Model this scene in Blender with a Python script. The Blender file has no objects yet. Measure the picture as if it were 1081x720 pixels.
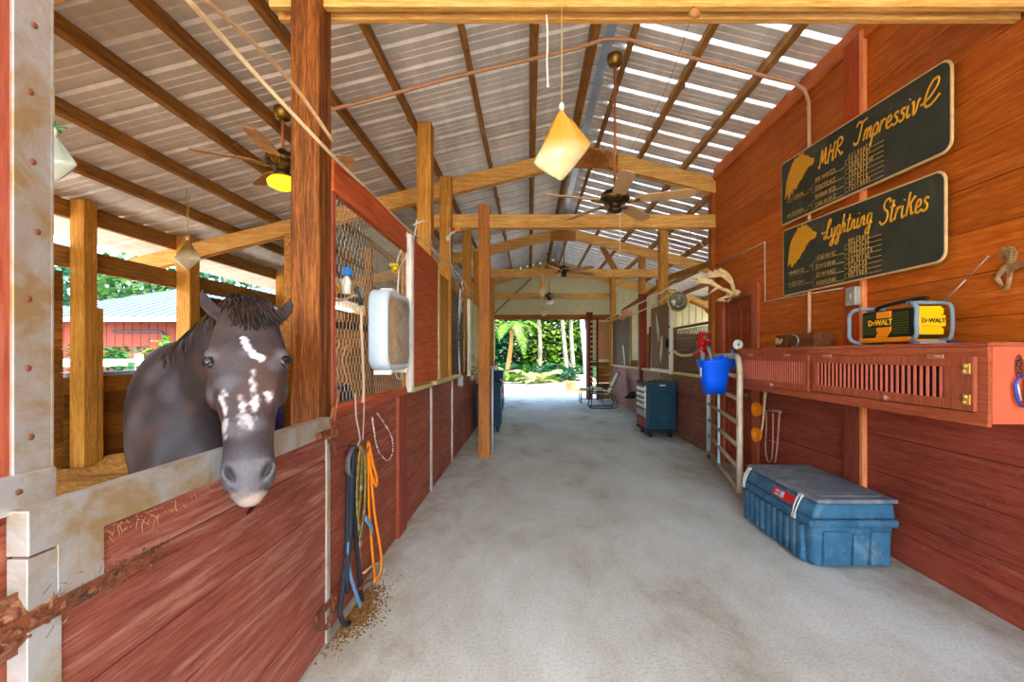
import bpy, bmesh, math, random
from mathutils import Vector, Matrix, noise
R = random.Random(7)
scn = bpy.context.scene
COL = scn.collection
EYE = 1.5            # camera height
F = 480.0            # focal length in pixels of the 1081 wide frame
CX, CY = 559.0, 374.0

def W(px, py, d):    # a photo measurement at depth d (metres) -> world point
    return Vector(((px-CX)*d/F, d, EYE + (CY-py)*d/F))

def lin(c):
    return tuple(((v/255.0)/12.92 if v/255.0 <= .04045 else ((v/255.0+.055)/1.055)**2.4) for v in c) + (1.0,)

# ------------------------------------------------------------------ materials
MC = {}
def newmat(name):
    m = bpy.data.materials.new(name); m.use_nodes = True
    nt = m.node_tree; b = nt.nodes['Principled BSDF']
    return m, nt, b
def N(nt, t, **kw):
    n = nt.nodes.new(t)
    for k, v in kw.items(): setattr(n, k, v)
    return n
def ramp(nt, stops, interp='LINEAR'):
    n = nt.nodes.new('ShaderNodeValToRGB'); cr = n.color_ramp; cr.interpolation = interp
    while len(cr.elements) > 1: cr.elements.remove(cr.elements[-1])
    cr.elements[0].position = stops[0][0]; cr.elements[0].color = stops[0][1]
    for p, c in stops[1:]:
        e = cr.elements.new(p); e.color = c
    return n
def mixc(nt, a, b, fac, mode='MIX'):
    n = nt.nodes.new('ShaderNodeMix'); n.data_type = 'RGBA'; n.blend_type = mode
    for s, v in ((n.inputs[0], fac), (n.inputs[6], a), (n.inputs[7], b)):
        if hasattr(v, 'links') or isinstance(v, bpy.types.NodeSocket): nt.links.new(v, s)
        else: s.default_value = v
    return n.outputs[2]
def coords(nt, scale):
    tc = N(nt, 'ShaderNodeTexCoord'); mp = N(nt, 'ShaderNodeMapping')
    mp.inputs['Scale'].default_value = scale
    nt.links.new(tc.outputs['Object'], mp.inputs['Vector'])
    return mp.outputs[0]
def noisetex(nt, vec, scale, detail=4, rough=.6, dist=0):
    n = N(nt, 'ShaderNodeTexNoise'); n.inputs['Scale'].default_value = scale
    n.inputs['Detail'].default_value = detail; n.inputs['Roughness'].default_value = rough
    n.inputs['Distortion'].default_value = dist
    nt.links.new(vec, n.inputs['Vector']); return n.outputs['Fac']
def bump(nt, b, h, strength=.3, dist=.01):
    n = N(nt, 'ShaderNodeBump'); n.inputs['Strength'].default_value = strength; n.inputs['Distance'].default_value = dist
    nt.links.new(h, n.inputs['Height']); nt.links.new(n.outputs[0], b.inputs['Normal'])

def wood(name, dark, mid, light, axis='X', rough=.65, wear=None, wearamt=.5, bmp=.35, isl=.35, rings=True, spots=None):
    """grain stretched along an axis, board to board variation, optional pale scuffed wear"""
    if name in MC: return MC[name]
    m, nt, b = newmat(name); L = nt.links
    s = {'X': (1.3, 24, 24), 'Y': (24, 1.3, 24), 'Z': (24, 24, 1.3)}[axis]
    geo = N(nt, 'ShaderNodeNewGeometry')
    tc = N(nt, 'ShaderNodeTexCoord'); mp = N(nt, 'ShaderNodeMapping'); mp.inputs['Scale'].default_value = s
    add = N(nt, 'ShaderNodeVectorMath', operation='ADD')
    mul = N(nt, 'ShaderNodeMath', operation='MULTIPLY'); mul.inputs[1].default_value = 37.0
    L.new(geo.outputs['Random Per Island'], mul.inputs[0])
    L.new(tc.outputs['Object'], add.inputs[0]); L.new(mul.outputs[0], add.inputs[1])
    L.new(add.outputs[0], mp.inputs['Vector'])
    g1 = noisetex(nt, mp.outputs[0], 1.6, 6, .65, .6); g2 = noisetex(nt, mp.outputs[0], 6.5, 5, .7, .3)
    gm = N(nt, 'ShaderNodeMath', operation='MULTIPLY_ADD'); L.new(g2, gm.inputs[0]); gm.inputs[1].default_value = .55
    gs = N(nt, 'ShaderNodeMath', operation='MULTIPLY'); L.new(g1, gs.inputs[0]); gs.inputs[1].default_value = .5; L.new(gs.outputs[0], gm.inputs[2]); g = gm.outputs[0]
    r = ramp(nt, [(.36, lin(dark)), (.51, lin(mid)), (.68, lin(light))]); L.new(g, r.inputs[0])
    c = r.outputs[0]
    # board to board tone
    hv = N(nt, 'ShaderNodeHueSaturation')
    mr = N(nt, 'ShaderNodeMapRange'); mr.inputs[3].default_value = 1-isl; mr.inputs[4].default_value = 1+isl*.6
    L.new(geo.outputs['Random Per Island'], mr.inputs[0]); L.new(mr.outputs[0], hv.inputs['Value'])
    L.new(c, hv.inputs['Color']); c = hv.outputs[0]
    big = noisetex(nt, coords(nt, (1, 1, 1)), 1.3, 3, .5)
    rb = ramp(nt, [(.35, (.72, .72, .72, 1)), (.65, (1.12, 1.12, 1.12, 1))]); L.new(big, rb.inputs[0])
    c = mixc(nt, c, rb.outputs[0], .6, 'MULTIPLY')
    if wear:
        sv = {'X': (1.2, 17, 17), 'Y': (17, 1.2, 17), 'Z': (17, 17, 1.2)}[axis]
        w = noisetex(nt, coords(nt, sv), 1.5, 8, .72, .3)
        rw = ramp(nt, [(.5, (0, 0, 0, 1)), (.72, (wearamt,)*3+(1,))]); L.new(w, rw.inputs[0])
        c = mixc(nt, c, lin(wear), rw.outputs[0])
    if spots:
        w = noisetex(nt, coords(nt, (1, 1, 1)), 38, 4, .6)
        rw = ramp(nt, [(.66, (0, 0, 0, 1)), (.72, (.8,)*3+(1,))]); L.new(w, rw.inputs[0])
        c = mixc(nt, c, lin(spots), rw.outputs[0])
    L.new(c, b.inputs['Base Color']); b.inputs['Roughness'].default_value = rough
    b.inputs['Specular IOR Level'].default_value = .15
    bump(nt, b, g, bmp, .006)
    MC[name] = m; return m

def plain(name, col, rough=.5, metal=0, var=.12, scale=12, col2=None, thr=(.5, .7), emit=None, trans=0, bmp=0, coat=0):
    """one colour with slight mottling, optional second colour in blotches"""
    if name in MC: return MC[name]
    m, nt, b = newmat(name); L = nt.links
    n = noisetex(nt, coords(nt, (1, 1, 1)), scale, 5, .6)
    a = lin(col)
    r = ramp(nt, [(.3, tuple(v*(1-var) for v in a[:3])+(1,)), (.7, tuple(min(1, v*(1+var)) for v in a[:3])+(1,))])
    L.new(n, r.inputs[0]); c = r.outputs[0]
    if col2:
        n2 = noisetex(nt, coords(nt, (1, 1, 1)), scale*.6, 7, .7, .4)
        r2 = ramp(nt, [(thr[0], (0, 0, 0, 1)), (thr[1], (1, 1, 1, 1))]); L.new(n2, r2.inputs[0])
        c = mixc(nt, c, lin(col2), r2.outputs[0])
    L.new(c, b.inputs['Base Color'])
    b.inputs['Roughness'].default_value = rough; b.inputs['Metallic'].default_value = metal
    b.inputs['Specular IOR Level'].default_value = .5 if (rough < .35 or metal) else .2
    if emit: b.inputs['Emission Color'].default_value = lin(emit[0]); b.inputs['Emission Strength'].default_value = emit[1]
    if trans: b.inputs['Transmission Weight'].default_value = trans
    if coat: b.inputs['Coat Weight'].default_value = coat
    if bmp: bump(nt, b, n, bmp, .004)
    MC[name] = m; return m

# ------------------------------------------------------------------ mesh building
class MB:
    def __init__(s): s.bm = bmesh.new()
    def box(s, lo, hi, bev=0):
        lo, hi = Vector(lo), Vector(hi)
        M = Matrix.Translation((lo+hi)/2) @ Matrix.Diagonal((*[abs(v) for v in (hi-lo)], 1))
        return s.cube(M, bev)
    def cube(s, M, bev=0, seg=2):
        if bev:
            t = bmesh.new(); bmesh.ops.create_cube(t, size=1, matrix=M)
            bmesh.ops.bevel(t, geom=t.edges[:], offset=bev, segments=seg, profile=.5, affect='EDGES')
            s.merge(t); t.free()
        else: bmesh.ops.create_cube(s.bm, size=1, matrix=M)
        return s
    def merge(s, t):
        mp = {}
        for v in t.verts: mp[v] = s.bm.verts.new(v.co)
        for f in t.faces:
            try:
                g = s.bm.faces.new([mp[v] for v in f.verts]); g.smooth = f.smooth
            except ValueError: pass
    def beam(s, a, b, w, h, up=(0, 0, 1), bev=0, ext=0):
        a, b = Vector(a), Vector(b); d = (b-a); L = d.length+2*ext; d.normalize()
        u = Vector(up); side = d.cross(u)
        if side.length < 1e-4: side = d.cross(Vector((1, 0, 0)))
        side.normalize(); u = side.cross(d)
        M = Matrix((d*L, side*w, u*h)).transposed().to_4x4(); M.translation = (a+b)/2
        return s.cube(M, bev)
    def poly(s, pts, th=None, axis=None):
        """prism from an outline (3-D points), extruded by vector th"""
        vs = [s.bm.verts.new(p) for p in pts]
        f = s.bm.faces.new(vs)
        if th:
            th = Vector(th); v2 = [s.bm.verts.new(Vector(p)+th) for p in pts]
            s.bm.faces.new(v2[::-1]); n = len(vs)
            for i in range(n): s.bm.faces.new((vs[i], v2[i], v2[(i+1) % n], vs[(i+1) % n]))
        return s
    def tube(s, pts, r, n=8, caps=True, smooth=True, flat=1.0, up=None):
        pts = [Vector(p) for p in pts]; rr = r if isinstance(r, (list, tuple)) else [r]*len(pts)
        rings = []; prev = None
        for i, p in enumerate(pts):
            d = (pts[min(i+1, len(pts)-1)]-pts[max(i-1, 0)])
            if d.length < 1e-9: d = Vector((0, 0, 1))
            d.normalize()
            if up is not None: x = d.cross(Vector(up))
            elif prev is None: x = d.cross(Vector((0, 0, 1)) if abs(d.z) < .9 else Vector((1, 0, 0)))
            else: x = prev - d*prev.dot(d)
            if x.length < 1e-6: x = d.orthogonal()
            x.normalize(); prev = x; y = d.cross(x)
            rings.append([s.bm.verts.new(p + x*math.cos(2*math.pi*k/n)*rr[i] + y*math.sin(2*math.pi*k/n)*rr[i]*flat) for k in range(n)])
        s.skin(rings, caps, smooth); return s
    def skin(s, rings, caps=True, smooth=True, closed=True):
        n = len(rings[0])
        for a, b in zip(rings, rings[1:]):
            for k in range(n if closed else n-1):
                f = s.bm.faces.new((a[k], a[(k+1) % n], b[(k+1) % n], b[k])); f.smooth = smooth
        if caps and closed:
            s.bm.faces.new(rings[0][::-1]); s.bm.faces.new(rings[-1])
    def lathe(s, prof, M=None, n=24, smooth=True, caps=True):
        M = M or Matrix()
        rings = [[s.bm.verts.new(M @ Vector((r*math.cos(2*math.pi*k/n), r*math.sin(2*math.pi*k/n), z))) for k in range(n)] for r, z in prof]
        s.skin(rings, caps, smooth); return s
    def ball(s, c, r, sub=2, M=None):
        r = r if isinstance(r, (tuple, list)) else (r, r, r)
        T = Matrix.Translation(c) @ (M or Matrix()) @ Matrix.Diagonal((*r, 1))
        x = bmesh.ops.create_icosphere(s.bm, subdivisions=sub, radius=1, matrix=T)
        for v in x['verts']:
            for f in v.link_faces: f.smooth = True
        return s
    def quad(s, a, b, c, d, smooth=False):
        f = s.bm.faces.new([s.bm.verts.new(p) for p in (a, b, c, d)]); f.smooth = smooth; return s

def wpos(o):
    v = Vector((0, 0, 0))
    while o: v = v + o.location; o = o.parent
    return v
def part(name, mb, mat, parent=None, label=None, smooth=None, local=False):
    """links one mesh; vertices are in world coordinates (or the thing's own when local)"""
    me = bpy.data.meshes.new(name)
    if parent is not None and not local:
        mb.bm.transform(Matrix.Translation(-wpos(parent)))
    bmesh.ops.recalc_face_normals(mb.bm, faces=mb.bm.faces[:])
    if smooth is not None:
        for f in mb.bm.faces: f.smooth = smooth
    mb.bm.to_mesh(me); mb.bm.free()
    o = bpy.data.objects.new(name, me); COL.objects.link(o)
    if mat: me.materials.append(mat)
    if parent is not None: o.parent = parent
    if label: o['label'] = label
    return o
def tag(o, label, cat, group=None, kind=None):
    o['label'] = label; o['category'] = cat
    if group: o['group'] = group
    if kind: o['kind'] = kind
    return o
def thing(name, label, cat, loc=(0, 0, 0), group=None):
    o = bpy.data.objects.new(name, None); COL.objects.link(o); o.location = loc; o.empty_display_size = .05
    return tag(o, label, cat, group)
def solo(name, mb, mat, label, cat, loc=None, group=None, kind=None):
    """a thing that is one mesh, with its origin at loc"""
    if loc is not None: mb.bm.transform(Matrix.Translation(-Vector(loc)))
    o = part(name, mb, mat)
    if loc is not None: o.location = loc
    return tag(o, label, cat, group, kind)
def struct(name, mb, mat):
    o = part(name, mb, mat); o['kind'] = 'structure'; return o
def copytree(o, label=None, loc=None, rotz=None, scale=None):
    def rec(x, par):
        c = x.copy(); COL.objects.link(c)
        if par: c.parent = par
        for ch in [q for q in bpy.data.objects if q.parent == x]: rec(ch, c)
        return c
    c = rec(o, None)
    if label: c['label'] = label
    if loc is not None: c.location = loc
    if rotz is not None: c.rotation_euler.z = rotz
    if scale is not None: c.scale = (scale,)*3 if not hasattr(scale, '__len__') else scale
    return c
def cr(pts, n=6):
    """Catmull-Rom through the points"""
    P = [Vector(p) for p in pts]; P = [P[0]]+P+[P[-1]]; out = []
    for i in range(1, len(P)-2):
        for k in range(n):
            t = k/n; a, b, c, d = P[i-1], P[i], P[i+1], P[i+2]
            out.append(.5*((2*b)+(c-a)*t+(2*a-5*b+4*c-d)*t*t+(3*b-a-3*c+d)*t**3))
    out.append(P[-2]); return out
def textmesh(txt, size, ext=.001, bold=0.0):
    cu = bpy.data.curves.new('t', 'FONT'); cu.body = txt; cu.size = size; cu.extrude = ext; cu.offset = bold
    cu.align_x = 'CENTER'; cu.align_y = 'CENTER'
    o = bpy.data.objects.new('t', cu); COL.objects.link(o)
    dg = bpy.context.evaluated_depsgraph_get(); me = bpy.data.meshes.new_from_object(o.evaluated_get(dg))
    bpy.data.objects.remove(o); mb = MB(); mb.bm.from_mesh(me); return mb
# ------------------------------------------------------------------ the building
XR, XL, ZR, SL = 2.7, -1.09, 4.7, .25      # right wall, stall fronts, ridge height, roof slope
RX = .8
def roofz(x): return ZR - SL*abs(x-RX)
Y0, Y1 = -3.0, 15.7
NW = dict(dark=(120, 66, 22), mid=(196, 128, 58), light=(226, 166, 92))
w_beamX = wood('pine_beam_across', (164, 106, 42), (214, 160, 82), (240, 200, 128), 'X', isl=.1, bmp=.25)
w_postZ = wood('pine_post', (122, 74, 22), (186, 128, 48), (220, 166, 84), 'Z', isl=.15)
w_purl = wood('weathered_purlin', (90, 58, 22), (152, 104, 46), (192, 144, 76), 'Y', isl=.2, bmp=.6)
w_stall = wood('bare_stall_boards', (76, 44, 14), (134, 84, 28), (172, 118, 54), 'Y', isl=.4, bmp=.7)
w_stallX = wood('bare_stall_boards_across', (76, 44, 14), (134, 84, 28), (172, 118, 54), 'X', isl=.4, bmp=.7)
p_low = wood('faded_barn_red', (98, 48, 34), (138, 70, 50), (160, 94, 72), 'Y', rough=.6, wear=(184, 140, 114), wearamt=.5, isl=.16, bmp=.3)
p_lowR = wood('dim_barn_red', (104, 42, 28), (142, 62, 44), (162, 82, 60), 'Y', rough=.55, wear=(184, 112, 86), wearamt=.35, isl=.14, bmp=.3, spots=(168, 108, 84))  # lower wall redder: part paint, part light difference put into the colour
p_up = wood('lit_orange_stain', (138, 58, 8), (184, 88, 18), (208, 118, 40), 'Y', rough=.5, wear=(220, 138, 70), wearamt=.35, isl=.16, bmp=.25)  # upper wall oranger: part stain, part warm light put into the colour
p_door = wood('old_red_door_paint', (120, 44, 18), (150, 60, 26), (168, 78, 38), 'Z', rough=.5, isl=.06, bmp=.2)
p_red = wood('brick_red_trim_paint', (134, 60, 34), (168, 80, 48), (190, 108, 72), 'Y', rough=.55, wear=(196, 124, 92), wearamt=.4, isl=.08, bmp=.2)
p_redZ = wood('brick_red_upright_paint', (132, 58, 34), (164, 78, 48), (188, 106, 70), 'Z', rough=.55, wear=(196, 124, 92), wearamt=.4, isl=.08, bmp=.2)
galv = plain('galvanised_strip', (186, 190, 188), .45, .55, .1, 9, (172, 148, 106), (.42, .62), bmp=.1)

def galvroof():
    m, nt, b = newmat('corrugated_steel'); L = nt.links
    n = noisetex(nt, coords(nt, (3, .6, 1)), 2.0, 6, .6)
    r = ramp(nt, [(.3, lin((214, 211, 204))), (.7, lin((242, 239, 232)))]); L.new(n, r.inputs[0])
    n2 = noisetex(nt, coords(nt, (1, 1, 1)), 55, 2, .5)
    r2 = ramp(nt, [(.7, (0, 0, 0, 1)), (.76, (.6,)*3+(1,))]); L.new(n2, r2.inputs[0])
    c = mixc(nt, r.outputs[0], lin((150, 112, 78)), r2.outputs[0])
    L.new(c, b.inputs['Base Color']); b.inputs['Roughness'].default_value = .5; b.inputs['Metallic'].default_value = .15
    return m
m_roof = galvroof()
def fibre():
    m, nt, b = newmat('white_translucent_sheet'); L = nt.links
    b.inputs['Base Color'].default_value = lin((235, 238, 238)); b.inputs['Roughness'].default_value = .5
    t = N(nt, 'ShaderNodeBsdfTranslucent'); t.inputs[0].default_value = (.8, .83, .84, 1)
    mx = N(nt, 'ShaderNodeMixShader'); mx.inputs[0].default_value = .6
    L.new(b.outputs[0], mx.inputs[1]); L.new(t.outputs[0], mx.inputs[2]); L.new(mx.outputs[0], nt.nodes['Material Output'].inputs[0])
    return m
m_fibre = fibre()

# roof sheets: ribs run down the slope, one rib each .35 m
def roofsheet(x0, x1, gaps):
    mb = MB(); y = Y0; pitch = .35; w = .075
    def strip(ya, yb, za, zb):
        mb.quad((x0, ya, roofz(x0)+za), (x1, ya, roofz(x1)+za), (x1, yb, roofz(x1)+zb), (x0, yb, roofz(x0)+zb))
    while y < Y1:
        f = pitch-w
        a = 0; 
        for (u0, u1, h) in ((0, .30, 0), (.36, .62, 0), (.68, 1, 0)):
            strip(y+f*u0, y+f*u1, h, h)
        for u0, u1 in ((.30, .36), (.62, .68)):
            m_ = (u0+u1)/2; strip(y+f*u0, y+f*m_, 0, .012); strip(y+f*m_, y+f*u1, .012, 0)
        if not gaps:
            yy = y+f
            strip(yy, yy+.018, 0, .028); strip(yy+.018, yy+w-.018, .028, .028); strip(yy+w-.018, yy+w, .028, 0)
        else:
            yy = y+f
            strip(yy, yy+.006, 0, .02)
            strip(yy+w-.006, yy+w, .02, 0)
        y += pitch
    return mb
o = part('ceiling', roofsheet(-6.0, RX-.05, False), m_roof); o['kind'] = 'structure'
o = part('ceiling', roofsheet(RX+.05, 7.6, True), m_roof); o['kind'] = 'structure'
sk = MB(); y = Y0+.35-.075  # added translucent strips stand in for bright outdoor reflections on the ribs
while y < Y1:
    a, b_ = RX+.05, 7.6
    sk.box((0, 0, 0), (0.001, .001, .001)) if False else None
    sk.poly([(a, y, roofz(a)+.018), (b_, y, roofz(b_)+.018), (b_, y+.072, roofz(b_)+.018), (a, y+.072, roofz(a)+.018)], (0, 0, .003))
    y += .35
o = solo('rib_glare_strips', sk, m_fibre, 'white translucent strips added along the right roof slope for its bright ribs', 'rib_glare', kind='stuff')
mb = MB()   # ridge cap, pale blue all over
mb.poly([(RX-.2, Y0, roofz(RX-.2)+.05), (RX, Y0, ZR+.07), (RX+.2, Y0, roofz(RX+.2)+.05)], (0, Y1-Y0, 0))
solo('ridge_cap', mb, plain('ridge_metal', (176, 196, 214), .35, .3), 'pale blue metal cap running along the roof ridge', 'ridge cap')

# ground and floor
def concrete():
    m, nt, b = newmat('worn_concrete'); L = nt.links
    a = noisetex(nt, coords(nt, (1, .55, 1)), 1.1, 8, .68, .2)
    r = ramp(nt, [(.30, lin((152, 148, 130))), (.44, lin((180, 184, 172))), (.6, lin((196, 204, 196))), (.8, lin((206, 216, 210)))]); L.new(a, r.inputs[0])
    f = noisetex(nt, coords(nt, (1, 1, 1)), 60, 6, .8)
    rf = ramp(nt, [(.36, (.62, .62, .60, 1)), (.5, (.96, .96, .96, 1)), (.62, (1.1, 1.1, 1.1, 1))]); L.new(f, rf.inputs[0])
    c = mixc(nt, r.outputs[0], rf.outputs[0], .75, 'MULTIPLY')
    # brown dirt tracked along both walls, where it gathers
    tc = N(nt, 'ShaderNodeTexCoord'); sp = N(nt, 'ShaderNodeSeparateXYZ'); L.new(tc.outputs['Object'], sp.inputs[0])
    sm = N(nt, 'ShaderNodeMath', operation='SUBTRACT'); L.new(sp.outputs[0], sm.inputs[0]); sm.inputs[1].default_value = .75
    ab = N(nt, 'ShaderNodeMath', operation='ABSOLUTE'); L.new(sm.outputs[0], ab.inputs[0])
    mr = N(nt, 'ShaderNodeMapRange'); mr.inputs[1].default_value = .9; mr.inputs[2].default_value = 2.1; mr.inputs[3].default_value = -.14; mr.inputs[4].default_value = .20
    L.new(ab.outputs[0], mr.inputs[0])
    d = noisetex(nt, coords(nt, (1, .6, 1)), 2.6, 9, .72, .3)
    ad = N(nt, 'ShaderNodeMath', operation='ADD'); L.new(d, ad.inputs[0]); L.new(mr.outputs[0], ad.inputs[1])
    rd = ramp(nt, [(.5, (0, 0, 0, 1)), (.78, (.75,)*3+(1,))]); L.new(ad.outputs[0], rd.inputs[0])
    c = mixc(nt, c, lin((142, 118, 88)), rd.outputs[0])
    sc = noisetex(nt, coords(nt, (1, 1, 1)), 24, 3, .5)
    rs = ramp(nt, [(.72, (0, 0, 0, 1)), (.76, (.5,)*3+(1,))]); L.new(sc, rs.inputs[0])
    c = mixc(nt, c, lin((128, 122, 108)), rs.outputs[0])
    L.new(c, b.inputs['Base Color']); b.inputs['Specular IOR Level'].default_value = .25; b.inputs['Roughness'].default_value = .75
    bump(nt, b, f, .25, .004); return m
m_conc = concrete()
mb = MB(); mb.box((XL-.12, -3.4, -.15), (XR+.25, 16.0, 0)); struct('floor', mb, m_conc)
mb = MB(); mb.box((XR+.25, -3.4, -.15), (7.2, 16.0, -.002)); struct('floor', mb, m_conc)
bed = MB()
def shavings():
    nx, ny = 30, 70
    g = [[bed.bm.verts.new((-5.0+i*(3.85)/nx, -.5+j*7.0/ny, .26+.10*noise.noise(Vector((i*.3, j*.3, 0)))+.03*noise.noise(Vector((i*1.3, j*1.3, 5))))) for i in range(nx+1)] for j in range(ny+1)]
    for j in range(ny):
        for i in range(nx):
            f = bed.bm.faces.new((g[j][i], g[j][i+1], g[j+1][i+1], g[j+1][i])); f.smooth = True
shavings()
solo('wood_shavings', bed, plain('golden_shavings', (206, 156, 84), .9, 0, .3, 40, (168, 116, 50), (.45, .6), bmp=.8), 'golden wood shavings bedding on the stall floor', 'bedding', kind='stuff')
mb = MB(); mb.box((-6.6, -3, -.15), (XL-.12, 16, .02)); struct('floor', mb, plain('stall_dirt', (120, 92, 62), .95, 0, .2, 8))
m_sand = plain('pale_shell_ground', (206, 194, 174), .9, 0, .12, 3, (120, 98, 66), (.5, .66), bmp=.4)
mb = MB(); mb.box((-45, 16.0, -.2), (45, 60, -.03)); mb.box((-45, -40, -.2), (-6.6, 16, -.03)); mb.box((7.2, -40, -.2), (45, 16, -.03)); mb.box((-6.6, -40, -.2), (7.2, -3.4, -.02))
o = part('ground', mb, m_sand); o['kind'] = 'structure'

# plank wall helper: boards laid along Y at x, from z0 to z1
def planksY(mb, x, y0, y1, z0, z1, h, th=.025, side=1, joints=None, gap=.004, rnd=R):
    z = z0
    while z < z1-.01:
        hh = min(h*(1+rnd.uniform(-.04, .04)), z1-z)
        js = [y0]+sorted(joints or [])+[y1]
        for a, b_ in zip(js, js[1:]):
            o = rnd.uniform(0, .005)
            mb.box((x-side*o, a+.002, z+gap/2), (x+side*(th), b_-.002, z+hh-gap/2))
        z += hh
def planksX(mb, y, x0, x1, z0, z1, h, th=.025, gap=.005):
    z = z0
    while z < z1-.01:
        hh = min(h*(1+R.uniform(-.04, .04)), z1-z)
        mb.box((x0, y+R.uniform(0, .006), z+gap/2), (x1, y+th, z+hh-gap/2)); z += hh

# right wall of the aisle (tack room side), 6.6 m long; the door opening is at y 5.47-6.29
DY0, DY1, DZ = 5.47, 6.29, 2.22
up = MB(); lo = MB()
SPL = 1.19   # lower red ends behind the cabinet; the tone step is partly painted light
def wallband(mb, z0, z1, h):
    z = z0
    while z < z1-.01:
        hh = min(h*(1+R.uniform(-.05, .05)), z1-z); a = z+.002; c = z+hh-.002
        top = min(c, roofz(XR)-.02)
        segs = [(-3.0, 2.1), (2.1, 3.77), (3.77, DY0), (DY1, 6.62)] if a < DZ else [(-3.0, .6), (.6, 3.77), (3.77, 6.62)]
        for s0, s1 in segs:
            off = R.uniform(0, .006)
            mb.box((XR+off, s0+.001, a), (XR+.03, s1-.001, top))
        z += hh
wallband(lo, .0, SPL, .30); wallband(up, SPL, roofz(XR), .27)
lo.box((XR+.032, -3, 0), (XR+.06, DY0, SPL)); up.box((XR+.032, -3, SPL), (XR+.06, DY0, roofz(XR)-.02)); up.box((XR+.032, DY0, DZ), (XR+.06, 6.62, roofz(XR)-.02))
struct('wall_right', lo, p_lowR); struct('wall_right', up, p_up)
mb = MB(); planksX(mb, 6.62, XR, 6.4, 0, 3.3, .28); struct('wall_back_of_tack_room', mb, w_stallX)
mb = MB(); mb.box((XR-.02, -3, 0), (XR-.001, DY0-.08, .2)); struct('baseboard_right', mb, p_lowR)
mb = MB(); mb.box((XR-.03, -3, roofz(XR)-.2), (XR-.001, 6.6, roofz(XR)-.03)); struct('trim_1', mb, p_up)
# batten with thin edge on the right wall
mb = MB(); mb.box((XR-.035, 3.67, .0), (XR-.001, 3.86, SPL)); struct('trim_12', mb, wood('dim_batten_paint', (104, 42, 28), (138, 60, 42), (158, 80, 58), 'Z', isl=0, wear=(190, 130, 104), wearamt=.4))  # one batten in two tones, the wall's light difference put into its paint
mb = MB(); mb.box((XR-.035, 3.67, SPL), (XR-.001, 3.86, 4.1)); struct('trim_2', mb, wood('lit_batten_paint', (134, 50, 14), (172, 68, 24), (192, 92, 42), 'Z', isl=.05, bmp=.2))
mb = MB(); mb.box((XR-.04, 3.635, .0), (XR-.001, 3.668, 4.1)); struct('trim_3', mb, wood('batten_edge', (200, 104, 54), (228, 134, 78), (240, 160, 108), 'Z', isl=.05, bmp=.2))
# panelled door
d = thing('door_1', 'dark red six panel door beside the tack cabinet', 'door', (XR+.02, DY0, 0)); del d['category']; del d['label']; d['kind'] = 'structure'
mb = MB(); mb.box((XR+.03, DY0+.01, .01), (XR+.05, DY1-.01, DZ-.01))
ww = DY1-DY0-.02
for z0, z1 in ((.01, .22), (.85, 1.0), (1.55, 1.68), (DZ-.14, DZ-.01)): mb.box((XR+.005, DY0+.01, z0), (XR+.04, DY1-.01, z1), .003)
for y0, y1 in ((0, .11), (ww/2-.05, ww/2+.05), (ww-.11, ww)): mb.box((XR+.006, DY0+.01+y0, .01), (XR+.041, DY0+.01+y1, DZ-.012), .003)
for z0, z1 in ((.28, .8), (1.06, 1.49), (1.74, 2.02)):
    for y0, y1 in ((.15, ww/2-.09), (ww/2+.09, ww-.15)): mb.box((XR+.012, DY0+.01+y0, z0), (XR+.04, DY0+.01+y1, z1), .012)
part('door_panel', mb, p_door, d)
mb = MB(); Mx = Matrix.Translation((XR-.02, DY0+.08, 1.0)) @ Matrix.Rotation(-math.pi/2, 4, 'Y')
mb.lathe([(.0, .055), (.022, .05), (.03, .03), (.02, .01), (.012, -.02), (.03, -.022), (.03, -.028)], Mx, 16)
part('door_knob', mb, plain('brass', (176, 140, 60), .3, .9), d)
mb = MB()
mb.box((XR-.03, DY0-.13, 0), (XR+.03, DY0, DZ+.12)); mb.box((XR-.03, DY1, 0), (XR+.03, DY1+.13, DZ+.12)); mb.box((XR-.032, DY0, DZ), (XR+.03, DY1, DZ+.12))
struct('trim_4', mb, p_redZ)

# low plank walls beyond and on the left
def lowwall(name, x, segs, side, z1, mat, h=.28):
    for a, b_ in segs:
        mb = MB(); planksY(mb, x, a, b_, .0, z1, h, .03, side); struct(name, mb, mat)
lowwall('wall_left', XL, [(-.6, .95), (2.47, 4.15), (4.15, 5.9), (5.9, 7.6), (7.6, 10.9)], -1, 1.15, p_low, .24)
lowwall('wall_left', XL, [(10.9, 15.2)], -1, 1.15, w_stall)
lowwall('wall_right', XR, [(6.75, 8.6), (8.6, 11.0), (11.0, 13.2), (13.2, 15.2)], 1, 1.13, wood('faded_red_brown_boards', (96, 50, 36), (136, 84, 66), (160, 112, 92), 'Y', wear=(176, 140, 116), wearamt=.4, isl=.2))
# ledges on top of the low walls
yel = wood('yellowed_ledge', (150, 140, 84), (196, 188, 120), (218, 210, 150), 'Y', isl=.2)
mb = MB(); mb.box((XL-.08, 4.14, 1.15), (XL+.03, 5.0, 1.19)); mb.box((XL-.08, 5.03, 1.16), (XL+.06, 6.9, 1.2)); struct('trim_5', mb, yel)
mb = MB(); mb.box((XL-.08, 2.5, 1.15), (XL+.015, 4.0, 1.19)); struct('trim_11', mb, p_red)
mb = MB(); mb.box((XR-.03, 6.75, 1.13), (XR+.08, 15.2, 1.17)); struct('trim_6', mb, yel)
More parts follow.
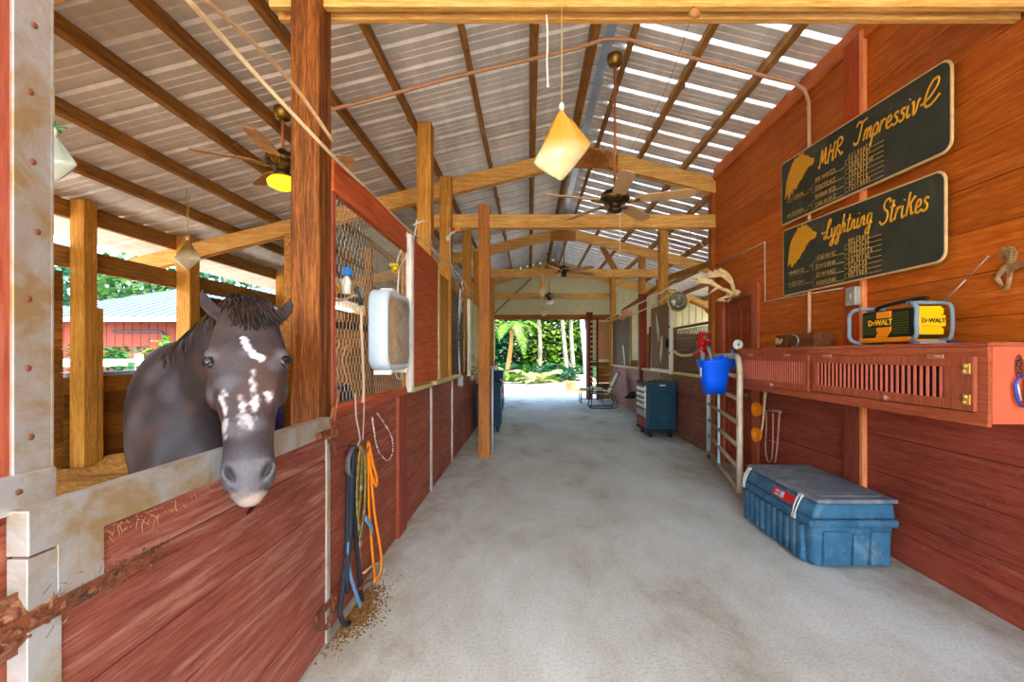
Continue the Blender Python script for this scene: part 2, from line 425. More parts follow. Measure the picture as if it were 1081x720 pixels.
# vertical red battens and pale metal strips on the left low wall
mb = MB(); mb.box((XL, 3.70, .0), (XL+.03, 3.93, 1.15)); struct('trim_7', mb, wood('left_batten_paint', (104, 44, 30), (142, 66, 46), (162, 86, 64), 'Z', isl=0, wear=(190, 130, 104), wearamt=.4))
for i, yy in enumerate((4.98, 6.33)):
    mb = MB(); mb.box((XL, yy, .0), (XL+.02, yy+.05, 1.13)); struct('trim_%d' % (8+i), mb, galv)

# left outer wall of the stalls, with openings
XO = -5.15
mb = MB()
planksY(mb, XO, -3, 5.02, .0, 2.42, .26, .03, -1, joints=[1.2])
planksY(mb, XO, 5.02, 6.7, .0, 1.24, .26, .03, -1)
planksY(mb, XO, 6.7, 15.2, .0, 2.42, .26, .03, -1, joints=[9.2, 12])
mb.box((XO-.05, -3, 0), (XO-.034, 5.02, 2.42)); mb.box((XO-.05, 5.02, 0), (XO-.034, 6.7, 1.24)); mb.box((XO-.05, 6.7, 0), (XO-.034, 15.2, 2.42))
struct('wall_outer_left', mb, w_stall)
mb = MB(); mb.box((XO-.1, 5.02, 1.24), (XO+.04, 6.7, 1.29)); struct('trim_10', mb, plain('grey_sill', (150, 160, 176), .6))
# window rail outside (white paddock fence) is further on. tack/feed partition across the stalls at y 6.75
mb = MB(); planksX(mb, 6.78, -5.0, XL-.08, .0, 2.0, .27); struct('wall_stall_partition', mb, w_stallX)
mb = MB(); planksX(mb, 11.0, -5.0, XL-.08, .0, 2.3, .27); planksX(mb, 11.05, XR+.08, 6.4, 0, 2.0, .27); struct('wall_stall_partition', mb, w_stallX)
mb = MB(); planksY(mb, 6.4, 6.6, 15.2, 0, 2.1, .27, .03, 1); struct('wall_outer_right', mb, w_stall)

# end gable: vertical ribbed cream siding above the opening
m_sid = plain('cream_green_siding', (206, 204, 164), .6, 0, .06, 5)
mb = MB(); YE = 15.35; x = -6.0
while x < 7.6:
    zt = roofz(x+.12)-.05
    x2 = x+.22
    z0 = 2.72 if (-1.3 < x < 2.1) else 1.3
    if x < -1.5 or x > 2.9: z0 = 1.3
    mb.poly([(x, YE, z0), (x2-.04, YE, z0), (x2-.04, YE, roofz(x2-.04)-.002), (x, YE, roofz(x)-.002)], (0, .012, 0))
    mb.box((x2-.04, YE-.02, z0), (x2, YE+.01, min(roofz(x2), roofz(x))-.004))
    x = x2
struct('wall_end', mb, m_sid)
mb = MB(); planksX(mb, YE-.03, 2.3, 6.4, 0, 1.3, .27); planksX(mb, YE-.03, -6, -1.3, 0, 1.3, .27); struct('wall_end', mb, w_stallX)

# ------------------------------------------------------------------ frame: purlins, trusses, posts
ordn = ['first', 'second', 'third', 'fourth', 'fifth', 'sixth', 'seventh', 'eighth', 'ninth', 'tenth']
pl = [.62, .04, -.58, -1.30, -1.89, -2.52, -3.08, -3.77, -4.39]
pr = [1.0, 1.63, 2.27, 2.95, 3.75, 4.45, 5.15, 5.85, 6.55]
def purlin(x, label):
    mb = MB(); z = roofz(x)-.075
    a = math.atan(SL)*(1 if x < RX else -1)
    yy = Y0+.05
    M = Matrix.Translation((x, (yy+Y1)/2, z)) @ Matrix.Rotation(-a, 4, 'Y') @ Matrix.Diagonal((.055, Y1-yy, .135, 1))
    mb.cube(M, .004, 1)
    for k in range(6):   # dirt nests and splinters that cling to the sides
        p = Vector((x+R.choice((-.03, .03)), R.uniform(2.5, 12), z+R.uniform(-.03, .03))); mb.ball(p, (.018, .05, .03), 1)
    solo('roof_purlin', mb, w_purl, label, 'roof purlin', (x, yy, z), 'purlins under the roof sheets')
for i, x in enumerate(pl): purlin(x, 'long weathered timber purlin, %s to the left of the roof ridge' % ordn[i])
for i, x in enumerate(pr): purlin(x, 'long weathered timber purlin, %s to the right of the roof ridge' % ordn[i])
def beamthing(name, a, b, w, h, mat, label, cat, group=None, up=(0, 0, 1)):
    mb = MB(); mb.beam(a, b, w, h, up, .006); return solo(name, mb, mat, label, cat, Vector(a), group)
beamthing('eave_beam', (-5.135, -2.9, 3.11), (-5.135, 15.3, 3.11), .06, .2, w_purl, 'upper timber plate along the left outer posts under the eave', 'beam')
beamthing('window_header', (-5.135, -2.9, 2.58), (-5.135, 15.3, 2.58), .05, .24, w_purl, 'lower timber header along the left outer wall above the stall window', 'beam')
beamthing('eave_beam', (6.4, 6.7, 3.1), (6.4, 15.3, 3.1), .06, .2, w_purl, 'timber plate under the right eave beyond the tack room', 'beam')

gus = wood('gusset_board', (120, 70, 26), (176, 112, 48), (206, 146, 78), 'X', isl=.1)
def truss(y, label, lx=-1.45, rx=XR, chordL=-6.0, chordR=7.4, zc=3.34, group='roof trusses across the aisle'):
    t = thing('roof_truss', label, 'roof truss', (RX, y, zc), group)
    for s in (-.045, .045) if y < 12 else (0,):
        mb = MB(); mb.box((lx, y+s-.02, zc), (rx, y+s+.02, zc+.19), .004); part('bottom_chord', mb, w_beamX, t)
    dz = -.155
    for sx, x1 in ((-1, chordL), (1, chordR)):
        for s in (-.045, .045) if sx < 0 or y < 12 else (0,):
            a = Vector((RX, y+s, ZR+dz-.12)); b_ = Vector((x1, y+s, roofz(x1)+dz-.12))
            mb = MB(); mb.beam(a, b_, .04, .22, bev=.004); part('top_chord', mb, w_beamX, t)
    mb = MB(); mb.poly([(RX-.3, y-.085, 4.2), (RX+.3, y-.085, 4.2), (RX+.3, y-.085, 4.42), (RX+.05, y-.085, 4.49), (RX-.05, y-.085, 4.49), (RX-.3, y-.085, 4.42)], (0, .018, 0))
    part('gusset_plate', mb, gus, t)
    return t
def vary(mb): pass
truss(2.47, 'nearest roof truss, its pale beam crossing the top of the photo', -1.38, XR)
truss(6.66, 'second roof truss, meeting the corner of the red wall', -1.43, XR)
truss(10.9, 'third roof truss, behind the long rod ceiling fan', -1.3, 3.1)
truss(15.1, 'farthest roof truss, against the cream gable siding', -1.3, 2.9)
# hay nest on second truss
hn = MB()
for i in range(420):
    p = Vector((.98+R.gauss(0, .14), 6.6+R.uniform(-.08, .06), 4.36+R.gauss(0, .07))); q = p+Vector((R.uniform(-.06, .06), R.uniform(-.04, .02), -R.uniform(.03, .12)))
    hn.tube([p, q], .003, 3)
solo('bird_nest', hn, plain('dry_grass', (186, 120, 50), .9, 0, .3, 20), 'shaggy straw bird nest at the peak of the second truss', 'nest', kind='stuff')
# header and brace in the end bay
beamthing('opening_header', (-1.3, 15.25, 2.74), (3.0, 15.25, 2.74), .06, .17, wood('brown_header', (110, 64, 24), (150, 94, 40), (176, 120, 60), 'X'), 'brown header beam above the far doorway', 'beam')
beamthing('wind_brace', (-1.2, 15.28, 2.85), (.1, 15.28, 4.1), .03, .035, plain('dark_steel', (92, 84, 70), .6), 'thin dark diagonal brace on the far gable siding, left of the fans', 'brace')
# braces in the right stalls
for k, (a, b_, lb) in enumerate([((3.0, 10.75, 3.2), (4.3, 9.0, 3.55), 'diagonal timber brace rising behind the round dial'),
                                 ((3.05, 15.0, 2.9), (3.9, 12.6, 3.6), 'diagonal timber brace beside the far right stall posts'),
                                 ((1.75, 11.0, 4.1), (2.1, 11.0, 3.5), 'short timber web between the chords of the third truss')]):
    beamthing('timber_brace', a, b_, .05, .13, w_purl, lb, 'brace', 'diagonal timber braces')

def post(x, y, w, z0, z1, mat, label, round_=False, group='posts that carry the barn roof'):
    t = MB(); t.box((x-w/2, y-w/2, z0), (x+w/2, y+w/2, z1), .008)
    return solo('wooden_post', t, mat, label, 'post', (x, y, z0), group)
m_bigpost = wood('dark_oiled_post', (48, 24, 8), (108, 60, 22), (170, 104, 44), 'Z', isl=0, bmp=.5)
m_redpost = wood('dark_red_post', (84, 30, 16), (112, 44, 24), (140, 64, 38), 'Z', isl=0)
post(-1.165, 2.43, .15, 0, 4.0, m_bigpost, 'large dark brown post right beside the horse head')
post(-1.19, 5.2, .16, 0, 4.12, w_postZ, 'tall square post rising behind the red panel, topmost end below the sheets')
post(-1.2, 6.55, .16, 0, 4.04, w_postZ, 'square post where the second truss crosses the stall fronts')
m_aisle = wood('aisle_post_rubbed', (130, 72, 26), (178, 110, 46), (206, 146, 80), 'Z', isl=0, wear=(140, 116, 104), wearamt=.6)
post(-.66, 6.67, .165, 0.0, 3.68, m_aisle, 'freestanding post standing out in the aisle on the left')
post(-1.18, 8.6, .15, 0, 4.0, w_postZ, 'third square post along the left stalls, just left of the aisle post')
post(-1.27, 10.9, .15, 0, 3.95, w_postZ, 'post on the left stalls close behind the freestanding aisle post')
post(-1.25, 15.05, .16, 0, 4.0, w_postZ, 'post at the left jamb of the far doorway')
post(-5.0, 5.1, .16, 0, 3.22, w_postZ, 'outer stall post at the left edge of the window')
post(-5.0, 6.66, .2, 0, 3.22, w_postZ, 'outer stall post behind the hanging small bag, right of the window')
post(-5.0, 9.2, .18, 0, 3.2, w_postZ, 'small distant outer post seen just above the right ear of the horse')
post(-5.0, 2.2, .18, 0, 3.2, w_postZ, 'outer post hidden behind the near galvanised strip')
post(-4.97, 5.235, .07, 0, 2.03, w_postZ, 'short half height board standing beside the window post', group='posts that carry the barn roof')
post(XR+.02, 6.68, .14, 0, 4.1, wood('corner_post', (120, 60, 20), (160, 88, 36), (190, 116, 58), 'Z', isl=0), 'corner post where the red wall ends, behind the antlers')
post(2.76, 9.4, .17, 0, 4.1, w_postZ, 'orange brown post rising above the brown panel of the right stalls')
post(2.72, 10.95, .17, 0, 2.95, m_redpost, 'dark red post between the right stalls, below the third truss')
post(2.72, 11.0, .15, 2.95, 3.9, w_postZ, 'bare upper length of post crossing the third truss on the right')
post(2.75, 15.0, .17, 0, 4.0, w_postZ, 'farthest post on the right of the aisle')
post(2.0, 15.2, .2, 0, 2.9, m_redpost, 'dark red post at the right jamb of the far doorway')
post(4.6, 15.0, .16, 0, 3.5, w_postZ, 'post of the far right stall against the gable')
# ------------------------------------------------------------------ the horse
def ring(mb, c, ax, sd, w, h, n=20, p=2.0, hb=None):
    """ellipse ring round c; sd sideways half width w, front/back half depths h and hb"""
    ax = Vector(ax).normalized(); sd = Vector(sd); sd = (sd-ax*sd.dot(ax)).normalized(); fr = ax.cross(sd)
    out = []
    for k in range(n):
        a = 2*math.pi*k/n; cs, sn = math.cos(a), math.sin(a)
        e = 2.0/p
        x = math.copysign(abs(cs)**e, cs)*w; y = math.copysign(abs(sn)**e, sn)*(h if sn >= 0 else (hb or h))
        out.append(mb.bm.verts.new(Vector(c)+sd*x+fr*y))
    return out
def interp(keys, t):
    for a, b in zip(keys, keys[1:]):
        if t <= b[0]:
            f = (t-a[0])/(b[0]-a[0]); f = f*f*(3-2*f)*.5+f*.5
            return [a[i]+(b[i]-a[i])*f for i in range(1, len(a))]
    return list(keys[-1][1:])
G0 = .26
hb = MB()
fwd = Vector((.58, -.815, 0)).normalized(); side = Vector((fwd.y, -fwd.x, 0)); side = Vector((-.815, -.58, 0)).normalized()
body = [((-2.92, 4.02), .07, 1.36, .12), ((-2.84, 3.90), .20, 1.32, .24), ((-2.68, 3.68), .27, 1.30, .31), ((-2.48, 3.40), .30, 1.28, .33), ((-2.26, 3.08), .30, 1.22, .33),
        ((-2.08, 2.82), .31, 1.18, .355), ((-1.92, 2.58), .29, 1.17, .42), ((-1.79, 2.40), .27, 1.14, .43), ((-1.69, 2.26), .235, 1.10, .36), ((-1.60, 2.14), .15, 1.06, .24), ((-1.56, 2.08), .05, 1.04, .1)]
rs = [ring(hb, (x, y, z), fwd, side, w, h, 24, 2.15) for (x, y), w, z, h in body]
hb.skin(rs)
# neck: from the withers to the poll
POLL = Vector((-1.085, 1.755, 1.66)); MUZ = Vector((-.925, 1.50, 1.03))
npts = [(-2.02, 2.72, 1.20), (-1.84, 2.50, 1.28), (-1.62, 2.28, 1.40), (-1.38, 2.05, 1.51), (-1.18, 1.87, 1.60), (-1.10, 1.78, 1.64)]
nw = [.20, .185, .14, .105, .088, .07]; nh = [.36, .33, .25, .19, .14, .10]
rs = []
for i, p in enumerate(npts):
    a = Vector(npts[max(0, i-1)]); b_ = Vector(npts[min(len(npts)-1, i+1)])
    rs.append(ring(hb, p, b_-a, side, nw[i], nh[i], 20, 2.1))
hb.skin(rs)
# head
AX = (MUZ-POLL); HL = AX.length; AXn = AX.normalized()
SD = Vector((-.86, -.52, 0)); SD = (SD-AXn*SD.dot(AXn)).normalized()       # towards the picture's left
FR = SD.cross(AXn).normalized()
if FR.y > 0: FR = -FR                                                      # out of the face
keys = [  # t, half width, front depth, back depth, front offset
    (-.07, .045, .05, .05, -.01), (0, .085, .075, .085, -.01), (.10, .108, .085, .11, -.01), (.22, .125, .088, .135, -.01), (.32, .130, .088, .15, -.012), (.42, .116, .084, .145, -.012),
    (.52, .098, .078, .118, -.01), (.64, .080, .070, .085, -.004), (.76, .074, .064, .070, 0), (.86, .080, .064, .070, 0), (.93, .078, .058, .072, -.003), (.985, .056, .044, .058, -.01), (1.025, .028, .022, .032, -.016)]
rs = []
T = [-.07+i*(1.095)/30 for i in range(31)]
for t in T:
    w, h, h2, of = interp(keys, t)
    c = POLL+AX*t+FR*of
    out = []
    for k in range(26):
        a = 2*math.pi*k/26; cs, sn = math.cos(a), math.sin(a); p = 2.0/(2.35 if t < .8 else 2.1)
        out.append(hb.bm.verts.new(c+SD*math.copysign(abs(cs)**p, cs)*w+FR*math.copysign(abs(sn)**p, sn)*(h if sn > 0 else h2)))
    rs.append(out)
hb.skin(rs)
def H(u, t, f): return POLL+AX*t+SD*u+FR*f          # head space -> world
for s in (1, -1):
    hb.ball(H(s*.104, .285, .036), (.032, .032, .030), 2)        # brow over the eye
    hb.ball(H(s*.052, .885, .038), (.030, .024, .040), 2)        # nostril rim
    hb.ball(H(s*.085, .43, -.055), (.045, .06, .075), 2)         # cheek
    hb.tube([H(s*.088, .38, .035), H(s*.075, .5, .045), H(s*.058, .64, .038)], [.012, .016, .008], 8)   # facial crest
hb.ball(H(0, 1.0, -.03), (.045, .04, .03), 2)                    # chin
# ears
def ear(s, tip, base):
    tip, base = Vector(tip), Vector(base); ax = tip-base
    sdv = SD*s; rs = []
    for t, w, h in ((-.15, .030, .026), (0, .034, .026), (.2, .040, .024), (.42, .040, .020), (.65, .030, .015), (.85, .016, .010), (.98, .005, .005)):
        c = base+ax*t+SD*s*.012*math.sin(t*3.0)
        n = 16; out = []
        for k in range(n):
            a = 2*math.pi*k/n; y = math.sin(a)*h
            if math.sin(a) > 0: y = -math.sin(a)*h*.25 if .05 < t < .9 else y      # scooped front
            out.append(hb.bm.verts.new(c+(SD*math.cos(a))*w+FR*y))
        rs.append(out)
    hb.skin(rs)
ear(1, H(.150, -.175, -.03), H(.078, .03, -.02)); ear(-1, H(-.150, -.145, -.03), H(-.082, .04, -.02))
# legs: hoof, pastern, fetlock, cannon, knee or hock, forearm
def leg(pts, rad):
    pts = [Vector(p) for p in pts]; hb.tube(cr(pts, 3), [r for r in _ir(rad, 3)], 14)
def _ir(r, n):
    out = []
    for a, b in zip(r, r[1:]): out += [a+(b-a)*k/n for k in range(n)]
    return out+[r[-1]]
for s in (1, -1):
    o = Vector((-1.78, 2.38, 0))+side*s*.15; f = fwd
    leg([o+Vector((0, 0, 1.05)), o+f*.03+Vector((0, 0, .86)), o+f*.05+Vector((0, 0, .68)), o+f*.05+Vector((0, 0, .50)), o+f*.05+Vector((0, 0, .43)), o+f*.11+Vector((0, 0, .34)), o+f*.13+Vector((0, 0, G0-.03))],
        [.12, .085, .052, .035, .042, .036, .055])
    o = Vector((-2.62, 3.62, 0))+side*s*.17
    leg([o+Vector((0, 0, 1.15)), o+f*.1+Vector((0, 0, .98)), o-f*.02+Vector((0, 0, .82)), o-f*.17+Vector((0, 0, .70)), o-f*.15+Vector((0, 0, .48)), o-f*.14+Vector((0, 0, .42)), o-f*.07+Vector((0, 0, .34)), o-f*.05+Vector((0, 0, G0-.03))],
        [.19, .16, .09, .055, .036, .042, .036, .055])
for s in (1, -1):
    hb.ball(Vector((-1.70, 2.30, 1.10))+side*s*.11, (.15, .17, .30), 3); hb.ball(Vector((-1.62, 2.16, 1.0))+side*s*.07, (.10, .10, .20), 3)
hb.ball((-1.64, 2.24, 1.26), (.17, .17, .22), 3); hb.ball((-1.60, 2.2, .98), (.16, .14, .20), 3)
bmesh.ops.recalc_face_normals(hb.bm, faces=hb.bm.faces[:])
me = bpy.data.meshes.new('horse_raw'); hb.bm.to_mesh(me); hb.bm.free()
tmp = bpy.data.objects.new('horse_raw', me); COL.objects.link(tmp)
md = tmp.modifiers.new('r', 'REMESH'); md.mode = 'VOXEL'; md.voxel_size = .0085
md = tmp.modifiers.new('s', 'SMOOTH'); md.factor = .5; md.iterations = 7
dg = bpy.context.evaluated_depsgraph_get(); hme = bpy.data.meshes.new_from_object(tmp.evaluated_get(dg)); bpy.data.objects.remove(tmp)
hme.name = 'horse_body'
b_ = bmesh.new(); b_.from_mesh(hme)
for dist, it in ((.30, 45), (.14, 20)):
    vs_ = [v for v in b_.verts if (v.co-POLL).dot(Vector((-.6, .7, -.3)).normalized()) > dist and v.co.z > .75]
    for _ in range(it): bmesh.ops.smooth_vert(b_, verts=vs_, factor=.6, use_axis_x=True, use_axis_y=True, use_axis_z=True)
b_.to_mesh(hme); b_.free()
def hs(p):       # world -> head space
    q = p-POLL; t = q.dot(AXn)/HL; return q.dot(SD), t, q.dot(FR)
ca = hme.color_attributes.new('coat', 'FLOAT_COLOR', 'POINT')
blk, brn, gry, pale = [Vector(lin(c)[:3]) for c in ((46, 42, 44), (80, 60, 50), (90, 88, 92), (176, 158, 142))]
wht = Vector(lin((226, 220, 218))[:3])
def sst(a, b, x):
    x = max(0, min(1, (x-a)/(b-a))); return x*x*(3-2*x)
for i, v in enumerate(hme.vertices):
    p = v.co.copy(); u, t, f = hs(p); hd = -.2 < t < 1.1 and abs(u) < .2 and -.2 < f < .15
    n1 = noise.noise(p*9); n2 = noise.noise(p*26); n3 = noise.noise(p*70)
    c = blk.lerp(brn, sst(-.2, .5, n1)*.5)
    c = c.lerp(gry, sst(.05, .5, noise.noise(p*6+Vector((9, 3, 1))))*.35)
    if hd:
        c = c.lerp(brn, sst(.2, .45, t)*sst(.85, .6, t)*(.45+.5*n1))
        c = c.lerp(gry*1.15, sst(0, .5, noise.noise(p*14+Vector((3, 8, 2))))*.6*sst(.1, .3, t))
        c = c.lerp(gry, sst(.74, .9, t)*.75)
        c = c.lerp(pale, sst(.965, 1.01, t+.03*n2)*.75)
        # nostrils pushed in, the dark of the hole also painted into the coat
        for s in (1, -1):
            du, dt = (u-s*(.056-(t-.885)*.30)), (t-.895)*HL
            q = (du/.0125)**2+(dt/.027)**2
            if f > -.02 and q < 2.2:
                v.co -= FR*.026*math.exp(-q*.9)
                if q < 1.6: c = c.lerp(Vector((.012, .01, .01)), .85*sst(1.6, .5, q))
            # hollow above the eye
            q = ((u-s*.085)/.02)**2+((t-.20)/.035)**2
            if f > 0 and q < 3: v.co -= FR*.008*math.exp(-q)
        if f < .03:   # mouth line
            q = abs((t-.965-.1*(abs(u))))
            if t > .8 and q < .012: v.co -= (v.co-(POLL+AX*t)).normalized()*.004; c = c*.6
        if f > -.01:
            # star on the forehead
            uu = u+.002
            star = -1
            for (cu, ct, ru, rt) in ((.012, .235, .015, .022), (.004, .265, .014, .03), (-.010, .30, .013, .03), (-.026, .318, .024, .018), (-.036, .33, .014, .02), (.018, .215, .012, .012)):
                star = max(star, 1-((uu-cu)/ru)**2-((t-ct)/rt)**2+n2*.7+n3*.3)
            c = c.lerp(wht, sst(.0, .8, star)*.9)
            st = 1-((uu+.012)/.014)**2-((t-.50)/.13)**2+n2*1.3+n3*.8
            c = c.lerp(wht, sst(.2, 1.3, st)*.7)
            for (cu, ct, ru, rt, k) in ((.022, .56, .018, .05, .8), (-.055, .53, .018, .035, .7), (-.018, .58, .022, .05, .8), (.075, .55, .014, .06, .55), (.01, .66, .03, .06, .4), (.07, .68, .012, .05, .4)):
                q = 1-((uu-cu)/ru)**2-((t-ct)/rt)**2+n2*1.4+n3*1.0
                c = c.lerp(wht, sst(.2, 1.2, q)*k)
        # pale crest line and shadowless dark forelock root
        # ear insides
        if t < .0 and f > -.045: c = c.lerp(Vector(lin((66, 56, 52))[:3]), .5)
    if p.z < G0+.09: c = Vector(lin((70, 62, 54))[:3])
    ca.data[i].color = (c.x, c.y, c.z, 1)
for pgn in hme.polygons: pgn.use_smooth = True
m, nt, b = newmat('horse_coat'); L = nt.links
at = N(nt, 'ShaderNodeVertexColor'); at.layer_name = 'coat'
hn_ = noisetex(nt, coords(nt, (60, 60, 16)), 3, 5, .7)
rr = ramp(nt, [(.3, (.7, .7, .7, 1)), (.7, (1.25, 1.25, 1.3, 1))]); L.new(hn_, rr.inputs[0])
L.new(mixc(nt, at.outputs[0], rr.outputs[0], .7, 'MULTIPLY'), b.inputs['Base Color'])
b.inputs['Roughness'].default_value = .5; b.inputs['Specular IOR Level'].default_value = .22
b.inputs['Sheen Weight'].default_value = .0; b.inputs['Sheen Roughness'].default_value = .4
bump(nt, b, hn_, .25, .003)
hme.materials.clear(); hme.materials.append(m); m_coat = m
LOC = Vector((-1.9, 2.6, G0))
hme.transform(Matrix.Translation(-LOC))
horse = bpy.data.objects.new('horse', hme); COL.objects.link(horse); horse.location = LOC
tag(horse, 'black brown horse with a white star, its head hanging out over the stall gate', 'horse')
m_eye = plain('horse_eye', (26, 16, 12), .06, 0, 0, coat=1)
m_eyeb = plain('horse_eye_glint', (30, 38, 52), .1, 0, .2, 60, coat=1)  # bluish glint put into the base colour of this eye
for s in (1, -1):
    mb = MB(); mb.ball(H(s*.113, .322, .034), .0215, 3); part('eye', mb, m_eyeb if s > 0 else m_eye, horse, 'dark glossy eye with a bluish glint' if s > 0 else None)
    mb = MB(); c = H(s*.113, .322, .034); out = (SD*s*.75+FR*.65).normalized()
    for ph, rr_ in ((1, .0235), (-1, .0235)):
        pts = []
        for k in range(9):
            a = math.pi*k/8
            v = (FR*-.75+SD*s*.65).normalized()*math.cos(a)*-.022+(-AXn)*ph*math.sin(a)*(.0145 if ph > 0 else .013)
            pts.append(c+v+out*(.017-.004*abs(math.cos(a))))
        mb.tube(pts, .0048 if ph > 0 else .0035, 6)
    part('eyelid', mb, plain('eyelid_skin', (34, 28, 28), .4), horse)
m_hair = plain('dark_hair', (34, 26, 22), .45, 0, .4, 80)
m_hairb = plain('brown_hair', (62, 40, 26), .5, 0, .4, 60)
HR = random.Random(3)
mb = MB(); mb2 = MB()
for k in range(150):     # forelock
    u0 = HR.gauss(0, .026); t0 = HR.uniform(-.07, .03); u1 = u0*1.7-.01+HR.gauss(0, .016); t1 = HR.uniform(.02, .19)*(1-abs(u0)*6)
    pts = [H(u0, t0, .03), H(u0*1.2, (t0+t1)/2-.03, .078+HR.uniform(0, .012)), H(u1, t1, .077+HR.uniform(0, .006))]
    (mb if k % 4 else mb2).tube(cr(pts, 4), [.0026]*8+[.0008], 4)
for k in range(420):     # mane falls from the crest
    q = HR.random(); i = min(4, int(q*5)); fr_ = q*5-i
    c = Vector(npts[i]).lerp(Vector(npts[i+1]), fr_); hh = nh[i]+(nh[i+1]-nh[i])*fr_
    ax = (Vector(npts[i+1])-Vector(npts[i])).normalized(); sdx = (side-ax*side.dot(ax)).normalized(); upv = ax.cross(sdx); upv = upv if upv.z > 0 else -upv
    s = 1 if HR.random() < .12 else -1
    w = nw[i]+(nw[i+1]-nw[i])*fr_
    p0 = c+upv*(hh-.01); L_ = HR.uniform(.08, .18)
    pts = [p0, p0+sdx*s*.05-upv*.005+upv*.015, c+sdx*s*(w+.012)+upv*(hh*.45), c+sdx*s*(w+.018)+upv*(hh*.45-L_*.6)+ax*HR.uniform(-.03, .03)]
    (mb if k % 4 else mb2).tube(cr(pts, 3), [.003]*9+[.001], 4)
part('mane', mb, m_hair, horse); part('mane', mb2, m_hairb, horse, 'brown sun-bleached strands')
mb = MB()
for k in range(120):
    p = Vector((-2.93+HR.gauss(0, .02), 4.04+HR.gauss(0, .02), 1.44)); mb.tube(cr([p, p-fwd*.08-Vector((0, 0, .15)), p-fwd*.06+Vector((HR.gauss(0, .04), HR.gauss(0, .04), -HR.uniform(.6, .95)))], 3), .004, 4)
part('tail', mb, m_hair, horse)
# ------------------------------------------------------------------ left side things
dirtm = plain('mud_and_straw', (118, 74, 54), .95, 0, .3, 60, (170, 128, 90), (.52, .66), bmp=.8)
rust = plain('rusty_iron', (120, 66, 38), .8, .2, .3, 30, (70, 50, 38), (.5, .6), bmp=.4)
steel = plain('dull_steel', (168, 166, 158), .4, .7, .1, 20)
cream = plain('cream_plastic', (226, 224, 212), .45, 0, .05, 10)
rope_w = plain('white_cord', (222, 212, 192), .8, 0, .15, 60)
# near door post with its galvanised cover
t = thing('stall_door_post', 'near red post at the left edge of the photo, edged with a nailed galvanised strip', 'post', (XL-.05, .93, 0))
mb = MB(); mb.box((XL-.14, .74, 0), (XL-.002, 1.03, 3.9), .004); part('post', mb, w_redp := wood('faded_red_post', (130, 56, 36), (168, 82, 58), (188, 104, 78), 'Z', isl=0, wear=(200, 140, 110), wearamt=.4), t)
mb = MB(); mb.box((XL-.004, .955, 1.18), (XL+.006, 1.031, 3.9), .002); mb.box((XL-.14, 1.0305, 1.18), (XL+.006, 1.037, 3.9), .001); part('metal_cover', mb, galv, t, 'weathered galvanised strip with rust stains')
for k in range(9):
    z = 1.32+k*.15; mb = MB(); mb.ball((XL+.006, .99+R.uniform(-.012, .012), z), (.004, .007, .007), 2); part('nail', mb, rust, t, 'rusty nail head')
mb = MB(); mb.box((XL-.14, .80, 1.165), (XL+.016, 1.034, 1.245), .003); part('metal_band', mb, galv, t, 'galvanised band across the post')
mb = MB(); mb.ball((XL+.017, .955, 1.21), (.004, .007, .006), 2); part('nail', mb, rust, t)

# stall gate
g = thing('stall_gate', 'faded red plank stall gate edged in galvanised metal, below the horse head', 'gate', (XL+.03, 2.36, 0))
mb = MB(); z = .02
GH = 1.165; gx = XL+.012
rg = random.Random(5)
for h in (.235, .25, .215, .24, .21):
    if z+h > GH-.01: h = GH-.01-z
    mb.box((gx, .95, z+.002), (gx+.03+rg.uniform(0, .004), 2.355, z+h-.002), .002); z += h
part('planks', mb, wood('scuffed_gate_red', (96, 48, 38), (134, 72, 58), (158, 100, 82), 'Y', rough=.6, wear=(196, 156, 136), wearamt=.6, isl=.12, bmp=.5), g)
mb = MB(); mb.box((gx-.006, .94, GH-.085), (gx+.042, 2.36, GH+.01), .003); part('top_rail', mb, galv, g, 'bent galvanised cap along the top')
mb = MB(); mb.box((gx-.004, .94, 0.02), (gx+.040, 1.01, GH-.09), .002); part('edge_strip', mb, galv, g)
mb = MB(); mb.box((gx-.004, 2.325, 0.02), (gx+.042, 2.365, GH-.05), .002); part('edge_strip', mb, galv, g)
mb = MB(); mb.box((gx-.004, 1.0, 0.93), (gx+.041, 1.11, GH-.08), .002); part('corner_plate', mb, galv, g)
hg = MB(); hg.box((gx+.034, .86, .925), (gx+.046, 1.28, .965), .004)
hp = part('strap_hinge', hg, rust, g, 'rusty strap hinge caked with mud')
mb = MB(); ny, nz = 170, 36
g_ = []
for j in range(nz+1):
    row = []
    for i in range(ny+1):
        y = .84+.44*i/ny; z = .945+(j/nz-.5)*.13
        wd = .030+.014*noise.noise(Vector((y*11, 0, 3)))+(.016 if y < 1.0 else 0)
        q = 1-((z-.945)/wd)**2; tp = min(1, (1.27-y)/.10)
        n_ = noise.noise(Vector((y*45, z*60, 1)))*.55+noise.noise(Vector((y*90, z*100, 4)))*.18
        row.append(mb.bm.verts.new((gx+.031+max(-.01, .020*(q*tp*.8+n_*.8-.12)), y, z)))
    g_.append(row)
for j in range(nz):
    for i in range(ny):
        f_ = mb.bm.faces.new((g_[j][i], g_[j][i+1], g_[j+1][i+1], g_[j+1][i])); f_.smooth = True
for k in range(120):
    y = rg.uniform(.84, 1.3); p = Vector((gx+.05, y, .95+rg.gauss(0, .025))); mb.tube([p, p+Vector((rg.uniform(0, .008), rg.uniform(-.03, .03), rg.uniform(-.02, .02)))], .0008, 3)
mo = part('mud_crust', mb, dirtm, hp); mo['kind'] = 'stuff'
mb = MB()      # chewed patch under the rail
for k in range(90):
    y = 1.0+abs(rg.gauss(0, .2)); p = Vector((gx+.036, y, GH-.09-.03*rg.random())); mb.tube([p, p+Vector((rg.uniform(0, .008), rg.uniform(-.02, .02), rg.uniform(-.03, .01)))], .0005, 3)
